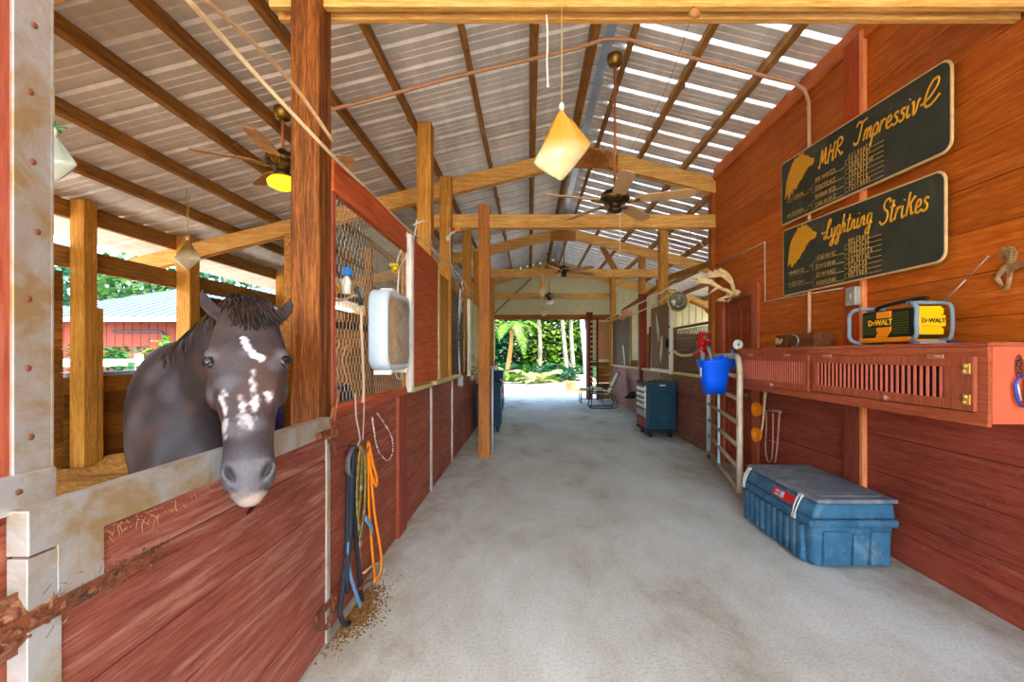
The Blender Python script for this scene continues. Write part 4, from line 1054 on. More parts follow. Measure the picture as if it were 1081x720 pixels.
fan('farthest small ceiling fan, white light globes below dark blades', (.59, 13.5, 3.2), 4.5, .58, 4, 10, plain('white_globe', (230, 226, 214), .4), plain('dark_blade', (120, 84, 50), .5), pull=False)
# rope and bag
def flybag(label, top, w, h, kind, d=.10, strings=None, rot=0., group='hanging water bags', skew=0):
    """a clear bag pinched at the top with a pale folded bottom corner"""
    top = Vector(top); t = thing('hanging_bag', label, 'bag', top, group)
    prof = [(0.012, 0), (.02, .04), (.09, .12), (.19, .24), (.33, .42), (.46, .58), (.50, .64), (.42, .72), (.22, .87), (.02, 1.0)]
    rings = []; mb = MB(); n = 28
    for wr, f in prof:
        out = []
        for k in range(n):
            a = 2*math.pi*k/n; fold = 1+.10*math.sin(a*7+f*3)*(1-f) 
            x = math.copysign(abs(math.cos(a))**1.15, math.cos(a))*wr*w*fold; y = math.copysign(abs(math.sin(a))**1.5, math.sin(a))*wr*d*fold
            zz = -f*h+skew*x*(1 if f > .2 else 0)
            v = Matrix.Rotation(rot, 3, 'Z') @ Vector((x, y, zz)); out.append(mb.bm.verts.new(top+v))
        rings.append(out)
    mb.skin(rings); part('film', mb, kind, t)
    mb = MB(); mb.lathe([(.01, .02), (.016, .0), (.01, -.02)], Matrix.Translation(top), 10); part('knot', mb, rope_w, t)
    for s in (strings or []):
        mb = MB(); mb.tube([top, Vector(s)], .0025, 5); part('string', mb, plain('tan_string', (206, 178, 120), .8), t)
    return t
def bagmat(name, top_, low, z0, z1):
    m, nt, b = newmat(name); L = nt.links
    tc = N(nt, 'ShaderNodeTexCoord'); sp = N(nt, 'ShaderNodeSeparateXYZ'); L.new(tc.outputs['Object'], sp.inputs[0])
    st = noisetex(nt, coords(nt, (30, 30, 4)), 2.2, 5, .6)
    ad = N(nt, 'ShaderNodeMath', operation='MULTIPLY_ADD'); L.new(st, ad.inputs[0]); ad.inputs[1].default_value = .10; L.new(sp.outputs[2], ad.inputs[2])
    mr = N(nt, 'ShaderNodeMapRange'); mr.inputs[1].default_value = z0+.05; mr.inputs[2].default_value = z1+.05; L.new(ad.outputs[0], mr.inputs[0])
    c = mixc(nt, lin(low), lin(top_), mr.outputs[0])
    r = ramp(nt, [(.3, (.75, .75, .7, 1)), (.6, (1.1, 1.1, 1.1, 1))]); L.new(st, r.inputs[0])
    L.new(mixc(nt, c, r.outputs[0], .6, 'MULTIPLY'), b.inputs['Base Color'])
    b.inputs['Roughness'].default_value = .22; b.inputs['Coat Weight'].default_value = .5
    t = N(nt, 'ShaderNodeBsdfTranslucent'); L.new(c, t.inputs[0]); mx = N(nt, 'ShaderNodeMixShader'); mx.inputs[0].default_value = .35
    L.new(b.outputs[0], mx.inputs[1]); L.new(t.outputs[0], mx.inputs[2]); L.new(mx.outputs[0], nt.nodes['Material Output'].inputs[0])
    return m
t0 = W(593, 113, 2.33)
flybag('large yellowed bag hanging from the nearest truss beam in the middle of the aisle', t0, .30, .375, bagmat('yellowed_film', (232, 174, 60), (226, 222, 170), -.25, -.17), .12, [W(593, -6, 2.33)], .12, skew=.38)
mb = MB(); mb.tube(cr([W(577, 16, 2.38), W(578, 40, 2.38), W(577.5, 70, 2.38), W(578.5, 90, 2.38)], 4), .005, 6); mb.ball(W(578.5, 91, 2.38), .011, 1)
solo('rope_end', mb, rope_w, 'short knotted rope end dangling from the nearest beam left of the yellowed bag', 'rope', W(577, 16, 2.38))
mb = MB(); mb.tube(cr([W(733, 5, 2.36), W(726, 30, 2.6), W(700, 100, 3.1), W(664, 160, 4.2)], 4), .0022, 5); mb.ball(W(733, 14, 2.36), (.035, .02, .03), 1)
solo('string', mb, plain('thin_twine', (170, 120, 70), .9), 'thin twine running from the nearest beam knot to the near fan rod', 'string', W(733, 5, 2.36))
flybag('clear bag with a green tie hanging at the far left behind the galvanised strip', W(57, 140, 2.0), .2, .22, bagmat('clear_film', (176, 186, 170), (206, 214, 200), -.2, -.1), .1, [W(57, 92, 2.0)])
mb = MB()
for k in range(14):
    a = R.uniform(0, 6.28); p = W(57, 134, 2.0); mb.tube([p, p+Vector((math.cos(a)*.04, R.uniform(-.02, .02), math.sin(a)*.025))], .003, 4)
solo('green_tie', mb, plain('green_tie', (40, 150, 90), .5), 'bright green tie knotted over the clear bag at the far left', 'tie', W(57, 134, 2.0))
flybag('small tan and white bag hanging in front of the outer stall post', W(198, 252, 5.2), .31, .36, bagmat('tan_film', (150, 116, 60), (206, 190, 158), -.2, -.12), .12, [W(197, 198, 5.2), W(200, 205, 5.15)])
flybag('slender pale bag hanging far down the aisle below the third truss', W(572.5, 291, 8.6), .16, .42, bagmat('far_film', (226, 170, 84), (230, 214, 160), -.3, -.2), .1, [W(572.5, 241, 8.6)])
flybag('small pale bag hanging lowest in the aisle, just above the far doorway', W(574, 322, 12.8), .34, .32, bagmat('far_film_pale', (214, 196, 140), (236, 230, 206), -.25, -.15), .12, [W(574, 245, 12.8)])

# conduit across the roof and down the right wall
mb = MB(); d = 4.33
pts = [(-2.2, d, roofz(-2.2)-.19)]
for i in range(1, 9): x = -2.2+i*(RX+2.2)/9; pts.append((x, d, roofz(x)-.19-.01*math.sin(i)))
pts += [(RX-.1, d, ZR-.20), (RX+.15, d, ZR-.20)]
for x in (1.2, 1.6, 2.0, 2.3): pts.append((x, d, roofz(x)-.19))
pts += [(2.52, d, roofz(2.52)-.19), (2.62, d, roofz(2.6)-.23), (2.66, d, roofz(2.66)-.33), (2.665, d, 3.5), (2.665, d, 2.5), (2.665, d, 1.75), (2.66, d, 1.62)]
mb.tube(pts, .018, 10)
o = solo('electrical_conduit', mb, plain('tan_conduit', (196, 148, 108), .45, .1, .1, 10), 'long conduit crossing under the roof and bending down the red wall behind the signs', 'conduit', Vector(pts[0]))
# ------------------------------------------------------------------ right side things
def RW(px, py, off=.03):
    d = (XR-off)*F/(px-CX); return W(px, py, d)
gold = plain('gold_paint', (222, 156, 36), .5, 0, .1, 30)
m_board = plain('dark_chalk_board', (58, 60, 48), .55, 0, .25, 5, (92, 92, 78), (.55, .75))
m_bedge = plain('worn_board_edge', (206, 172, 118), .6, 0, .15, 20)
GL = {
 'M': (.72, [[(0, .08), (.1, .0), (.2, .95), (.34, .15), (.52, .98), (.58, .1), (.7, .06)]]),
 'H': (.58, [[(.0, .1), (.06, .0), (.14, .98)], [(.50, 1.0), (.42, .0), (.54, .08)], [(.0, .45), (.25, .55), (.5, .5)]]),
 'R': (.62, [[(.05, 0), (.14, .95)], [(.0, .82), (.25, 1.0), (.5, .85), (.38, .58), (.14, .5), (.36, .2), (.5, .0), (.64, .08)]]),
 'I': (.5, [[(.0, .82), (.12, 1.0), (.36, .93), (.6, 1.0)], [(.34, .94), (.24, .15), (.08, .0), (-.06, .12)]]),
 'm': (.48, [[(0, 0), (.05, .5)], [(.03, .3), (.15, .5), (.2, .38), (.18, 0)], [(.2, .3), (.33, .5), (.38, .38), (.37, .05), (.48, .08)]]),
 'p': (.34, [[(.04, .5), (-.04, -.42)], [(.03, .35), (.16, .52), (.28, .33), (.2, .04), (.02, .06)]]),
 'r': (.28, [[(0, 0), (.05, .52)], [(.03, .28), (.14, .48), (.26, .46)]]),
 'e': (.32, [[(.02, .22), (.22, .28), (.24, .45), (.12, .5), (.03, .3), (.06, .06), (.18, 0), (.32, .1)]]),
 's': (.28, [[(.24, .46), (.12, .5), (.06, .38), (.2, .22), (.2, .06), (.08, -.01), (-.02, .08)]]),
 'i': (.2, [[(.04, .5), (.03, .12), (.1, 0), (.2, .08)], [(.07, .70), (.09, .74)]]),
 'v': (.32, [[(-.02, .46), (.06, .5), (.1, .02), (.2, .1), (.28, .5), (.34, .46)]]),
 'E': (.42, [[(-.02, .2), (.2, .36), (.36, .7), (.34, .98), (.2, 1.0), (.1, .7), (.08, .25), (.2, .0), (.36, .08), (.5, .28)]]),
 'L': (.46, [[(-.3, .42), (-.05, .35), (.16, .5), (.36, .86), (.28, 1.0), (.16, .82), (.16, .3), (.04, .02), (-.06, .12), (.08, .16), (.3, .0), (.46, .1)]]),
 'y': (.34, [[(.0, .5), (.03, .12), (.14, .04), (.26, .5)], [(.26, .5), (.2, -.3), (.08, -.44), (.0, -.3), (.34, .08)]]),
 'g': (.34, [[(.24, .46), (.1, .5), (.02, .22), (.12, .02), (.22, .18), (.26, .5)], [(.26, .5), (.22, -.3), (.1, -.44), (.0, -.3), (.34, .08)]]),
 'h': (.34, [[(.0, 0), (.08, 1.0)], [(.03, .28), (.16, .5), (.22, .36), (.21, .05), (.34, .08)]]),
 't': (.24, [[(.1, .88), (.05, .12), (.12, 0), (.24, .08)], [(-.05, .6), (.2, .64)]]),
 'n': (.34, [[(0, 0), (.05, .5)], [(.03, .3), (.15, .5), (.21, .36), (.2, .05), (.34, .08)]]),
 'S': (.5, [[(.48, .82), (.38, 1.0), (.16, .92), (.14, .66), (.38, .42), (.36, .1), (.14, -.02), (-.04, .14)]]),
 'k': (.4, [[(.03, 0), (.1, .95)], [(.38, .72), (.08, .36), (.2, .4), (.28, .05), (.4, .08)]]),
}
class Board:
    def __init__(s, tl, tr, bl, br, off):
        s.c = [RW(*p, off) for p in (tl, tr, bl, br)]; s.n = Vector((-1, 0, 0))
    def p(s, u, v, o=0):
        a = s.c[0].lerp(s.c[1], u); b_ = s.c[2].lerp(s.c[3], u); return b_.lerp(a, v)+s.n*o
def stroke(mb, B, pts, w, o=.003, sm=4):
    P = cr([Vector((x, y, 0)) for x, y in pts], sm) if len(pts) > 2 else [Vector((x, y, 0)) for x, y in pts]
    mb.tube([B.p(q.x, q.y, o) for q in P], w, 6, flat=.35, up=(1, 0, 0))
def script(mb, B, txt, u0, u1, v0, v1, hgt, w, slant=.18, asp=3.2):
    tot = sum(GL[c][0]+.04 for c in txt); k = (u1-u0)/tot; x = 0
    for c in txt:
        wd, st = GL[c]
        for s_ in st:
            pts = [(u0+(x+px+slant*py)*k, v0+(v1-v0)*((x+px)/tot)+py*hgt) for px, py in s_]
            stroke(mb, B, pts, w)
        x += wd+.04
def scribble(mb, B, u0, u1, v, h, w, rg):
    """faded hand lettering too small to read"""
    x = u0
    while x < u1:
        q = rg.random(); d = .008
        if q < .3: stroke(mb, B, [(x, v), (x, v+h)], w)
        elif q < .5: stroke(mb, B, [(x, v), (x+d*.6, v+h)], w); stroke(mb, B, [(x+d*.6, v+h), (x+d, v)], w)
        elif q < .75: stroke(mb, B, [(x, v), (x, v+h)], w); stroke(mb, B, [(x, v+h), (x+d, v+h*.6)], w); stroke(mb, B, [(x, v+h*.4), (x+d, v)], w)
        else: stroke(mb, B, [(x, v), (x, v+h)], w); stroke(mb, B, [(x, v), (x+d, v)], w); stroke(mb, B, [(x, v+h), (x+d, v+h)], w)
        x += .0165
def horsehead(mb, B, flip=False, u0=.04, u1=.31, v0=.36, v1=.95):
    P = [(0.0, .05), (.06, .30), (.02, .28), (.12, .50), (.06, .52), (.18, .66), (.13, .70), (.28, .80), (.24, .86), (.40, .90), (.36, .98), (.50, .96), (.52, 1.02), (.60, .95), (.66, 1.0), (.67, .92), (.80, .86),
         (.88, .76), (1.0, .70), (1.0, .62), (.94, .55), (.84, .57), (.74, .52), (.66, .46), (.62, .36), (.50, .30), (.40, .16), (.34, .24), (.28, .08), (.22, .20), (.14, .0), (.10, .16)]
    c = Vector((.5, .5, 0))
    pts = [B.p(u0+(u1-u0)*x, v0+(v1-v0)*y, .003) for x, y in P]
    f = [mb.bm.verts.new(p) for p in pts]; g_ = [mb.bm.verts.new(p+Vector((-.003, 0, 0))) for p in pts]
    fa = mb.bm.faces.new(f); fb = mb.bm.faces.new(g_[::-1]); n = len(f)
    for i in range(n): mb.bm.faces.new((f[i], g_[i], g_[(i+1) % n], f[(i+1) % n]))
    bmesh.ops.triangulate(mb.bm, faces=[fa, fb])
def sign(label, tl, tr, bl, br, words, head, pedv, rseed):
    B = Board(tl, tr, bl, br, .06); t = thing('painted_sign', label, 'sign', (B.p(.5, .5)), 'painted name boards on the red wall')
    rg = random.Random(rseed)
    corners = []; L_, Hh = 1.9, .62; r = .07
    for cu, cv, a0 in ((1, 1, 0), (0, 1, 1), (0, 0, 2), (1, 0, 3)):
        rr_ = r if cu == 1 else .03
        for k in range(7):
            a = (a0+k/6)*math.pi/2
            corners.append((cu+(-1 if cu else 1)*rr_/L_+math.cos(a)*rr_/L_, cv+(-1 if cv else 1)*rr_/Hh+math.sin(a)*rr_/Hh))
    mb = MB(); mb.poly([B.p(u, v) for u, v in corners], (.02, 0, 0)); part('board', mb, m_board, t)
    mb = MB(); pts = [B.p(u, v, -.009) for u, v in corners]; pts.append(pts[0]); mb.tube(pts, .0105, 6, caps=False, flat=1)
    part('board_edge', mb, m_bedge, t, 'worn pale wooden edge')
    for txt, u0, u1, v0, v1, h in words:
        mb = MB(); script(mb, B, txt, u0, u1, v0, v1, h, .0095); part('script_word', mb, gold, t, 'gold painted script word')
    mb = MB(); horsehead(mb, B, v0=head[0], v1=head[1], u0=head[2], u1=head[3]); part('horse_head_emblem', mb, gold, t, 'gold horse head with a flowing mane')
    mb = MB(); v = pedv
    for i in range(2):
        y = v[0][i]; scribble(mb, B, .06, .20, y, .045, .0032, rg); stroke(mb, B, [(.06, y-.02), (.24, y-.02)], .0016)
        for j in range(2):
            y2 = v[1][i*2+j]; scribble(mb, B, .30, .44, y2, .05, .0034, rg); stroke(mb, B, [(.28, y2-.015), (.50, y2-.015)], .0018)
            for k in range(2):
                y3 = v[2][(i*2+j)*2+k]; scribble(mb, B, .53, .53+rg.uniform(.10, .15), y3, .052, .0036, rg); stroke(mb, B, [(.52, y3-.012), (.72, y3-.012)], .0016)
            a, b_ = v[2][(i*2+j)*2], v[2][(i*2+j)*2+1]; stroke(mb, B, [(.52, a-.012), (.505, a-.012)], .0016); stroke(mb, B, [(.505, a-.012), (.505, b_-.012)], .0018); stroke(mb, B, [(.52, b_-.012), (.505, b_-.012)], .0016)
        a, b_ = v[1][i*2], v[1][i*2+1]; stroke(mb, B, [(.27, a-.015), (.27, b_-.015)], .0018); stroke(mb, B, [(.24, (a+b_)/2), (.27, (a+b_)/2)], .0018)
    part('pedigree_lines', mb, plain('pale_gold_paint', (206, 160, 74), .5), t, 'small gold pedigree brackets and names')
    return t
sign('upper dark signboard with rounded ends reading MHR Impressive in gold script', (825, 174), (1003.5, 60), (825, 238), (1003.5, 157.5),
     [('MHR', .32, .49, .60, .62, .24), ('Impressiv', .56, .88, .63, .60, .27), ('E', .885, .95, .60, .60, .26)], (.36, .97, .04, .29),
     [[.33, .08], [.42, .29, .17, .05], [.50, .437, .375, .312, .25, .187, .125, .062]], 2)
sign('lower dark signboard with rounded ends reading Lyghtning Strikes in gold script', (827, 244), (997, 179), (827, 312.5), (997, 275),
     [('Lyghtning', .36, .67, .66, .68, .25), ('Strikes', .71, .94, .62, .62, .28)], (.40, .98, .05, .30),
     [[.30, .13], [.41, .29, .17, .05], [.51, .446, .382, .32, .25, .187, .125, .062]], 3)

# tack cabinet
XF, CY0, CY1, CZ0, CZ1 = 2.30, 2.28, 5.02, 1.153, 1.562
t = thing('tack_cabinet', 'long brick red wall cabinet with slatted doors below the signs', 'cabinet', (XF, CY0, CZ0))
mb = MB()
mb.box((XF+.02, CY0+.02, CZ0), (XR, CY1-.02, CZ0+.02)); mb.box((XR-.02, CY0+.02, CZ0), (XR-.001, CY1-.02, CZ1-.02)); mb.box((XF-.005, CY0-.005, CZ1-.022), (XR, CY1+.01, CZ1), .003)
mb.box((XF+.03, CY1-.025, CZ0), (XR, CY1, CZ1-.02))
mb.box((XF+.02, 3.67, CZ0+.02), (XR-.02, 3.70, CZ1-.02))
part('body', mb, p_red, t)
mb = MB(); mb.box((XF+.021, CY0-.002, CZ0-.004), (XR, CY0+.018, CZ1-.023)); part('end_panel', mb, plain('bright_brick_paint', (212, 98, 66), .55, 0, .08, 6, (224, 138, 106), (.62, .8)), t, 'brighter brick red end panel')
mb = MB()
mb.box((XF-.002, CY0, CZ1-.085), (XF+.02, CY1, CZ1-.023), .002); mb.box((XF-.002, CY0, CZ0-.02), (XF+.02, CY1, CZ0+.045), .002)
for a, b_ in ((CY0-.001, CY0+.08), (3.66, 3.72), (CY1-.03, CY1)): mb.box((XF-.001, a, CZ0+.044), (XF+.02, b_, CZ1-.084))
part('face_frame', mb, p_red, t)
def louvre(y0, y1, z0, z1, n, label, slw):
    dm = MB(); x = XF-.024
    fr = .055
    fy0 = y0+ (.17 if slw else .04)
    dm.box((x, y0, z1-fr), (x+.02, y1, z1), .002); dm.box((x, y0, z0), (x+.02, y1, z0+fr), .002)
    dm.box((x, y0, z0+fr), (x+.02, fy0, z1-fr), .002); dm.box((x, y1-.04, z0+fr), (x+.02, y1, z1-fr), .002)
    d = part('door', dm, p_redZ, t, label)
    dm = MB(); dm.box((x+.03, fy0-.01, z0+fr-.01), (x+.034, y1-.03, z1-fr+.01)); part('backing', dm, plain('dark_red_gap_shade', (44, 18, 12), .9), d)  # dark sheet stands in for the shade in the gaps between slats
    dm = MB(); st = (y1-.04-fy0)/n
    for k in range(n): dm.box((x+.003, fy0+st*(k+.30), z0+fr-.002), (x+.009, fy0+st*(k+.66)+.0, z1-fr+.002))
    part('slats', dm, plain('slat_paint', (214, 112, 86), .6, 0, .15, 20), d, 'upright slats, paint worn pale')
    dm = MB(); ky = y0+(y1-y0)*.42; Mx = Matrix.Translation((x, ky, z0+.02)) @ Matrix.Rotation(-math.pi/2, 4, 'Y')
    dm.lathe([(0, .03), (.014, .028), (.018, .018), (.008, .006), (.01, 0)], Mx, 14); part('knob', dm, plain('worn_knob', (186, 116, 92), .5), d)
    for yy in (y0+.22, y1-.18) if slw else (y0+.3, y1-.3):
        dm = MB(); dm.box((x-.004, yy-.05, z1-.012), (x+.004, yy+.05, z1+.012), .002); dm.tube([(x-.005, yy-.03, z1), (x-.005, yy+.03, z1)], .005, 6); part('hinge', dm, plain('painted_hinge', (186, 124, 100), .5), d)
    return d, x
d1, dx = louvre(2.33, 3.655, 1.205, 1.488, 26, 'near slatted door, its latch end scuffed', True)
for zz in (1.425, 1.265):
    mb = MB(); mb.box((dx-.006, 2.345, zz-.028), (dx, 2.385, zz+.028), .003); mb.ball((dx-.012, 2.362, zz+.014), (.011, .013, .012), 2); mb.ball((dx-.01, 2.372, zz-.014), (.008, .01, .01), 2)
    part('latch', mb, plain('tarnished_brass', (206, 166, 84), .45, .5, .2, 40), d1, 'tarnished brass latch')
louvre(3.72, 4.985, 1.195, 1.492, 34, 'far slatted door', False)
# carabiner and chain on the end panel
p = Vector((2.445, CY0-.012, 1.49))
mb = MB(); mb.ball(p+Vector((0, 0, .0)), .008, 2)
for k, (dx_, tl) in enumerate(((-.014, .3), (.012, -.2))): chain(mb, [p+Vector((dx_*.4, 0, 0)), p+Vector((dx_, -.004, -.05)), p+Vector((dx_*.6, -.006, -.10))], .003, .02)
solo('key_chain', mb, rust, 'short rusty chain pinned to the end of the red cabinet', 'chain', p)
q = p+Vector((-.004, -.014, -.10))
t = thing('carabiner', 'blue and silver carabiner clipped to the chain on the cabinet end', 'carabiner', q)
mb = MB(); pts = cr([q+Vector(v) for v in ((.030, 0, -.01), (.012, 0, .004), (-.012, 0, -.004), (-.030, 0, -.03), (-.032, 0, -.07), (-.020, 0, -.125), (.0, 0, -.148), (.02, 0, -.142))], 5); mb.tube(pts, .0058, 8); part('frame', mb, plain('blue_anodised', (30, 70, 170), .3, .5), t)
mb = MB(); mb.tube([q+Vector((-.026, -.004, -.035)), q+Vector((-.010, -.004, -.12))], .0052, 8); part('gate_bar', mb, plain('silver_alloy', (214, 216, 220), .3, .6), t, 'silver gate bar')
mb = MB(); mb.cube(Matrix.Translation(q+Vector((.028, 0, -.075))) @ Matrix.Rotation(.03, 4, 'Y') @ Matrix.Diagonal((.026, .008, .125, 1)), .002); part('grey_tab', mb, plain('grey_steel_tab', (120, 118, 108), .5, .3), t)

# radio on the cabinet
yel_r = plain('tool_yellow', (248, 184, 12), .4, 0, .04, 6)
m_bar = plain('grey_rubber_bar', (122, 140, 148), .55, 0, .1, 12)
m_blkp = plain('black_plastic', (36, 36, 34), .45, 0, .15, 14)
rx0, rx1, ry0, ry1, rz = 2.38, 2.56, 2.80, 3.30, CZ1
t = thing('jobsite_radio', 'yellow and black rugged radio with grey roll bars on top of the red cabinet', 'radio', ((rx0+rx1)/2, (ry0+ry1)/2, rz))
mb = MB(); mb.box((rx0+.01, ry0+.015, rz+.035), (rx1-.01, ry1-.03, rz+.235), .012)
part('body', mb, m_blkp, t)
mb = MB(); mb.box((rx0+.02, ry0, rz+.06), (rx1-.02, ry0+.02, rz+.235), .004); mb.box((rx0+.005, ry0+.002, rz+.06), (rx1-.005, ry0+.018, rz+.10), .004); mb.box((rx0+.005, ry0+.002, rz+.185), (rx1-.005, ry0+.018, rz+.225), .004); mb.box((rx0+.03, ry0-.006, rz+.11), (rx1-.0, ry0+.018, rz+.18), .004)
part('end_cap', mb, yel_r, t, 'yellow end cap')
mb = MB(); mb.box((rx0-.004, ry0+.04, rz+.018), (rx1, ry1-.02, rz+.05), .008); part('lower_trim', mb, plain('tool_orange_yellow', (240, 140, 20), .4, 0, .05), t, 'orange yellow lower trim')
mb = MB(); 
mb.box((rx0-.002, 3.0, rz+.09), (rx0+.012, 3.12, rz+.225), .004); mb.poly([(rx0-.001, 3.00, rz+.10), (rx0-.001, 3.10, rz+.10), (rx0-.001, 3.13, rz+.05), (rx0-.001, 3.04, rz+.05)], (.01, 0, 0))
part('front_trim', mb, plain('tool_orange_yellow', (240, 140, 20), .4), t, 'orange centre panel')
for yc in (2.93, 3.2):
    mb = MB()
    for k in range(9): mb.box((rx0+.004, yc-.062, rz+.075+k*.016), (rx0+.012, yc+.062, rz+.081+k*.016), .001)
    part('speaker_grille', mb, plain('olive_grille', (92, 96, 30), .5, 0, .2, 50), t, 'olive speaker grille bars')
mb = MB(); mb.box((rx0-.008, 2.985, rz+.12), (rx0+.004, 3.17, rz+.18), .008); bd = part('badge', mb, m_blkp, t)
def lettering(txt, size, M, mat, par, bold=.004, nm='logo_lettering'):
    mb = textmesh(txt, size, .0012, bold); mb.bm.transform(M); return part(nm, mb, mat, par)
RXm = Matrix(((0, 0, -1, 0), (-1, 0, 0, 0), (0, 1, 0, 0), (0, 0, 0, 1)))   # text on a wall that faces -X
lettering('DeWALT', .052, Matrix.Translation((rx0-.0095, 3.077, rz+.15)) @ RXm, yel_r, bd, .0015)
RYm = Matrix(((1, 0, 0, 0), (0, 0, -1, 0), (0, 1, 0, 0), (0, 0, 0, 1)))   # faces -Y
lettering('DeWALT', .036, Matrix.Translation(((rx0+rx1)/2+.012, ry0-.0075, rz+.145)) @ RYm, m_blkp, t, .001)
for nm_, ya, yb in (('near', ry0+.06, ry0-.03), ('far', ry1-.02, ry1+.05)):
    mb = MB(); yo = yb
    pts = cr([(rx0+.02, ya, rz+.262), (rx0-.012, (ya+yb)/2, rz+.255), (rx0-.022, yb, rz+.22), (rx0-.024, yb, rz+.14), (rx0-.022, yb, rz+.06), (rx0-.012, (ya+yb)/2, rz+.025), (rx0+.02, ya, rz+.018)], 5)
    mb.tube(pts, .013, 10)
    pts = cr([(rx1-.02, ya, rz+.262), (rx1+.008, (ya+yb)/2, rz+.255), (rx1+.012, yb, rz+.22), (rx1+.012, yb, rz+.06), (rx1+.008, (ya+yb)/2, rz+.025), (rx1-.02, ya, rz+.018)], 5)
    mb.tube(pts, .011, 10); mb.box((rx0, ya-.02, rz+.25), (rx1, ya+.02, rz+.272), .006); mb.box((rx0, min(ya, yb), rz+.001), (rx1, max(ya, yb), rz+.02), .006)
    part('roll_bar', mb, m_bar, t, 'grey rubber roll bar')
mb = MB(); mb.box((rx1-.02, ry0-.06, rz+.001), (rx1+.05, ry0+.04, rz+.022), .006); part('foot', mb, plain('dark_foot', (50, 62, 68), .6), t)
mb = MB(); mb.tube(cr([((rx0+rx1)/2, ry0+.02, rz+.285), ((rx0+rx1)/2, ry0+.10, rz+.292), ((rx0+rx1)/2, ry1-.12, rz+.272), ((rx0+rx1)/2, ry1-.06, rz+.25)], 5), .013, 10); part('carry_handle', mb, m_blkp, t)
mb = MB(); a = Vector((2.57, ry0+.01, rz+.27)); b_ = W(1043, 271, 2.60); mb.tube([a, a.lerp(b_, .5)], .0045, 8); mb.tube([a.lerp(b_, .5), b_], .003, 8); mb.ball(b_, .006, 2); part('antenna', mb, steel, t)
mb = MB(); mb.tube(cr([(2.62, 2.82, rz+.006), (2.66, 2.6, rz+.006), (2.68, 2.35, rz+.006), (2.69, 2.2, rz+.006)], 4), .004, 6)
solo('power_cord', mb, m_blkp, 'thin dark cord lying along the wall behind the radio', 'cord', (2.62, 2.82, rz+.006))

# small box on the batten, horseshoe box
mb = MB(); p = RW(901, 313, .06); mb.box(p-Vector((.03, .055, .075)), p+Vector((.025, .055, .075)), .006); mb.box(p-Vector((.037, .012, .02)), p+Vector((-.02, .012, .025)), .002)
o = solo('light_switch', mb, plain('grey_metal_box', (176, 172, 156), .5, .3), 'small grey switch box on the red batten under the lower signboard', 'switch', p)
mb = MB(); mb.tube(cr([p+Vector((-.02, .05, -.075)), p+Vector((-.02, .06, -.10)), p+Vector((-.02, .03, -.10))], 4), .004, 6); part('hook', mb, rust, o)
mb = MB(); mb.box((2.5, 4.42, CZ1), (2.66, 4.62, CZ1+.13), .004); mb.box((2.49, 3.98, CZ1), (2.66, 4.34, CZ1+.13), .005)
o = solo('wooden_box', mb, wood('dark_box_wood', (70, 40, 20), (110, 64, 32), (150, 96, 54), 'Y', isl=.3), 'low dark wooden box lying on the cabinet top beside the wall', 'box', (2.57, 4.3, CZ1))
mb = MB(); c = Vector((2.475, 4.24, CZ1+.062)); mb.tube([c+Vector((.0, -math.cos(a)*.075+.02, math.sin(a)*.056)) for a in [math.radians(v) for v in range(-110, 111, 15)]], .010, 8, flat=.6)
solo('horseshoe', mb, steel, 'steel horseshoe standing against the low wooden box', 'horseshoe', c)
mb = MB(); c = Vector((2.48, 4.52, CZ1+.06)); mb.tube(cr([c+Vector((0, .05, .04)), c+Vector((-.01, .03, -.02)), c+Vector((-.01, 0, .03)), c+Vector((-.01, -.03, -.02)), c+Vector((0, -.05, .03))], 4), .009, 8)
solo('bridle_bit', mb, plain('pale_brass', (206, 186, 126), .4, .5), 'small pale metal bit hung at the far end of the wooden box', 'bit', c)
# dial on the far end of the cabinet
mb = MB(); c = Vector((XF+.0, CY1+.0, CZ1+.045)); Mx = Matrix.Translation(c) @ Matrix.Rotation(math.pi/2, 4, 'X')
mb.lathe([(0, .014), (.045, .014), (.053, .008), (.055, -.01), (.0, -.012)], Mx, 24)
o = solo('thermometer', mb, plain('pale_green_dial', (192, 206, 190), .4, .1, .05), 'small pale round dial standing on the far end of the red cabinet', 'thermometer', c)
mb = MB(); mb.lathe([(0, .02), (.012, .02), (.014, .014)], Mx, 12); mb.tube([c+Vector((0, -.018, 0)), c+Vector((.02, -.018, .03))], .003, 5); part('dial_hand', mb, plain('dark_grey_dial', (90, 100, 96), .5), o)

# iron horse on the wall
hp_ = [(0.0, .82), (.02, .76), (.07, .74), (.10, .78), (.13, .70), (.10, .60), (.06, .55), (-.0, .44), (-.04, .30), (.02, .18), (.04, .10), (.08, .12), (.05, .22), (.02, .32), (.08, .40), (.12, .44), (.14, .30), (.12, .12), (.08, .0), (.14, .0), (.17, .14), (.20, .40),
       (.34, .46), (.52, .44), (.66, .46), (.70, .34), (.76, .24), (.70, .08), (.74, .0), (.80, .02), (.78, .10), (.84, .26), (.80, .44), (.86, .40), (.94, .2), (1.0, .18), (.96, .34), (.90, .52), (.80, .60), (.64, .58), (.44, .56), (.28, .58), (.24, .64), (.27, .80), (.22, .94), (.12, 1.0), (.07, .97), (.06, .90)]
mb = MB(); c0 = W(1057, 308, 2.60)
S_ = .34
pts = [Vector((XR-.015, 2.60-x*S_*1.15, c0.z+y*S_*.74)) for x, y in hp_]
f = [mb.bm.verts.new(p) for p in pts]; fa = mb.bm.faces.new(f); r = bmesh.ops.extrude_face_region(mb.bm, geom=[fa]); bmesh.ops.translate(mb.bm, verts=[v for v in r['geom'] if isinstance(v, bmesh.types.BMVert)], vec=(-.014, 0, 0))
bmesh.ops.triangulate(mb.bm, faces=mb.bm.faces[:])
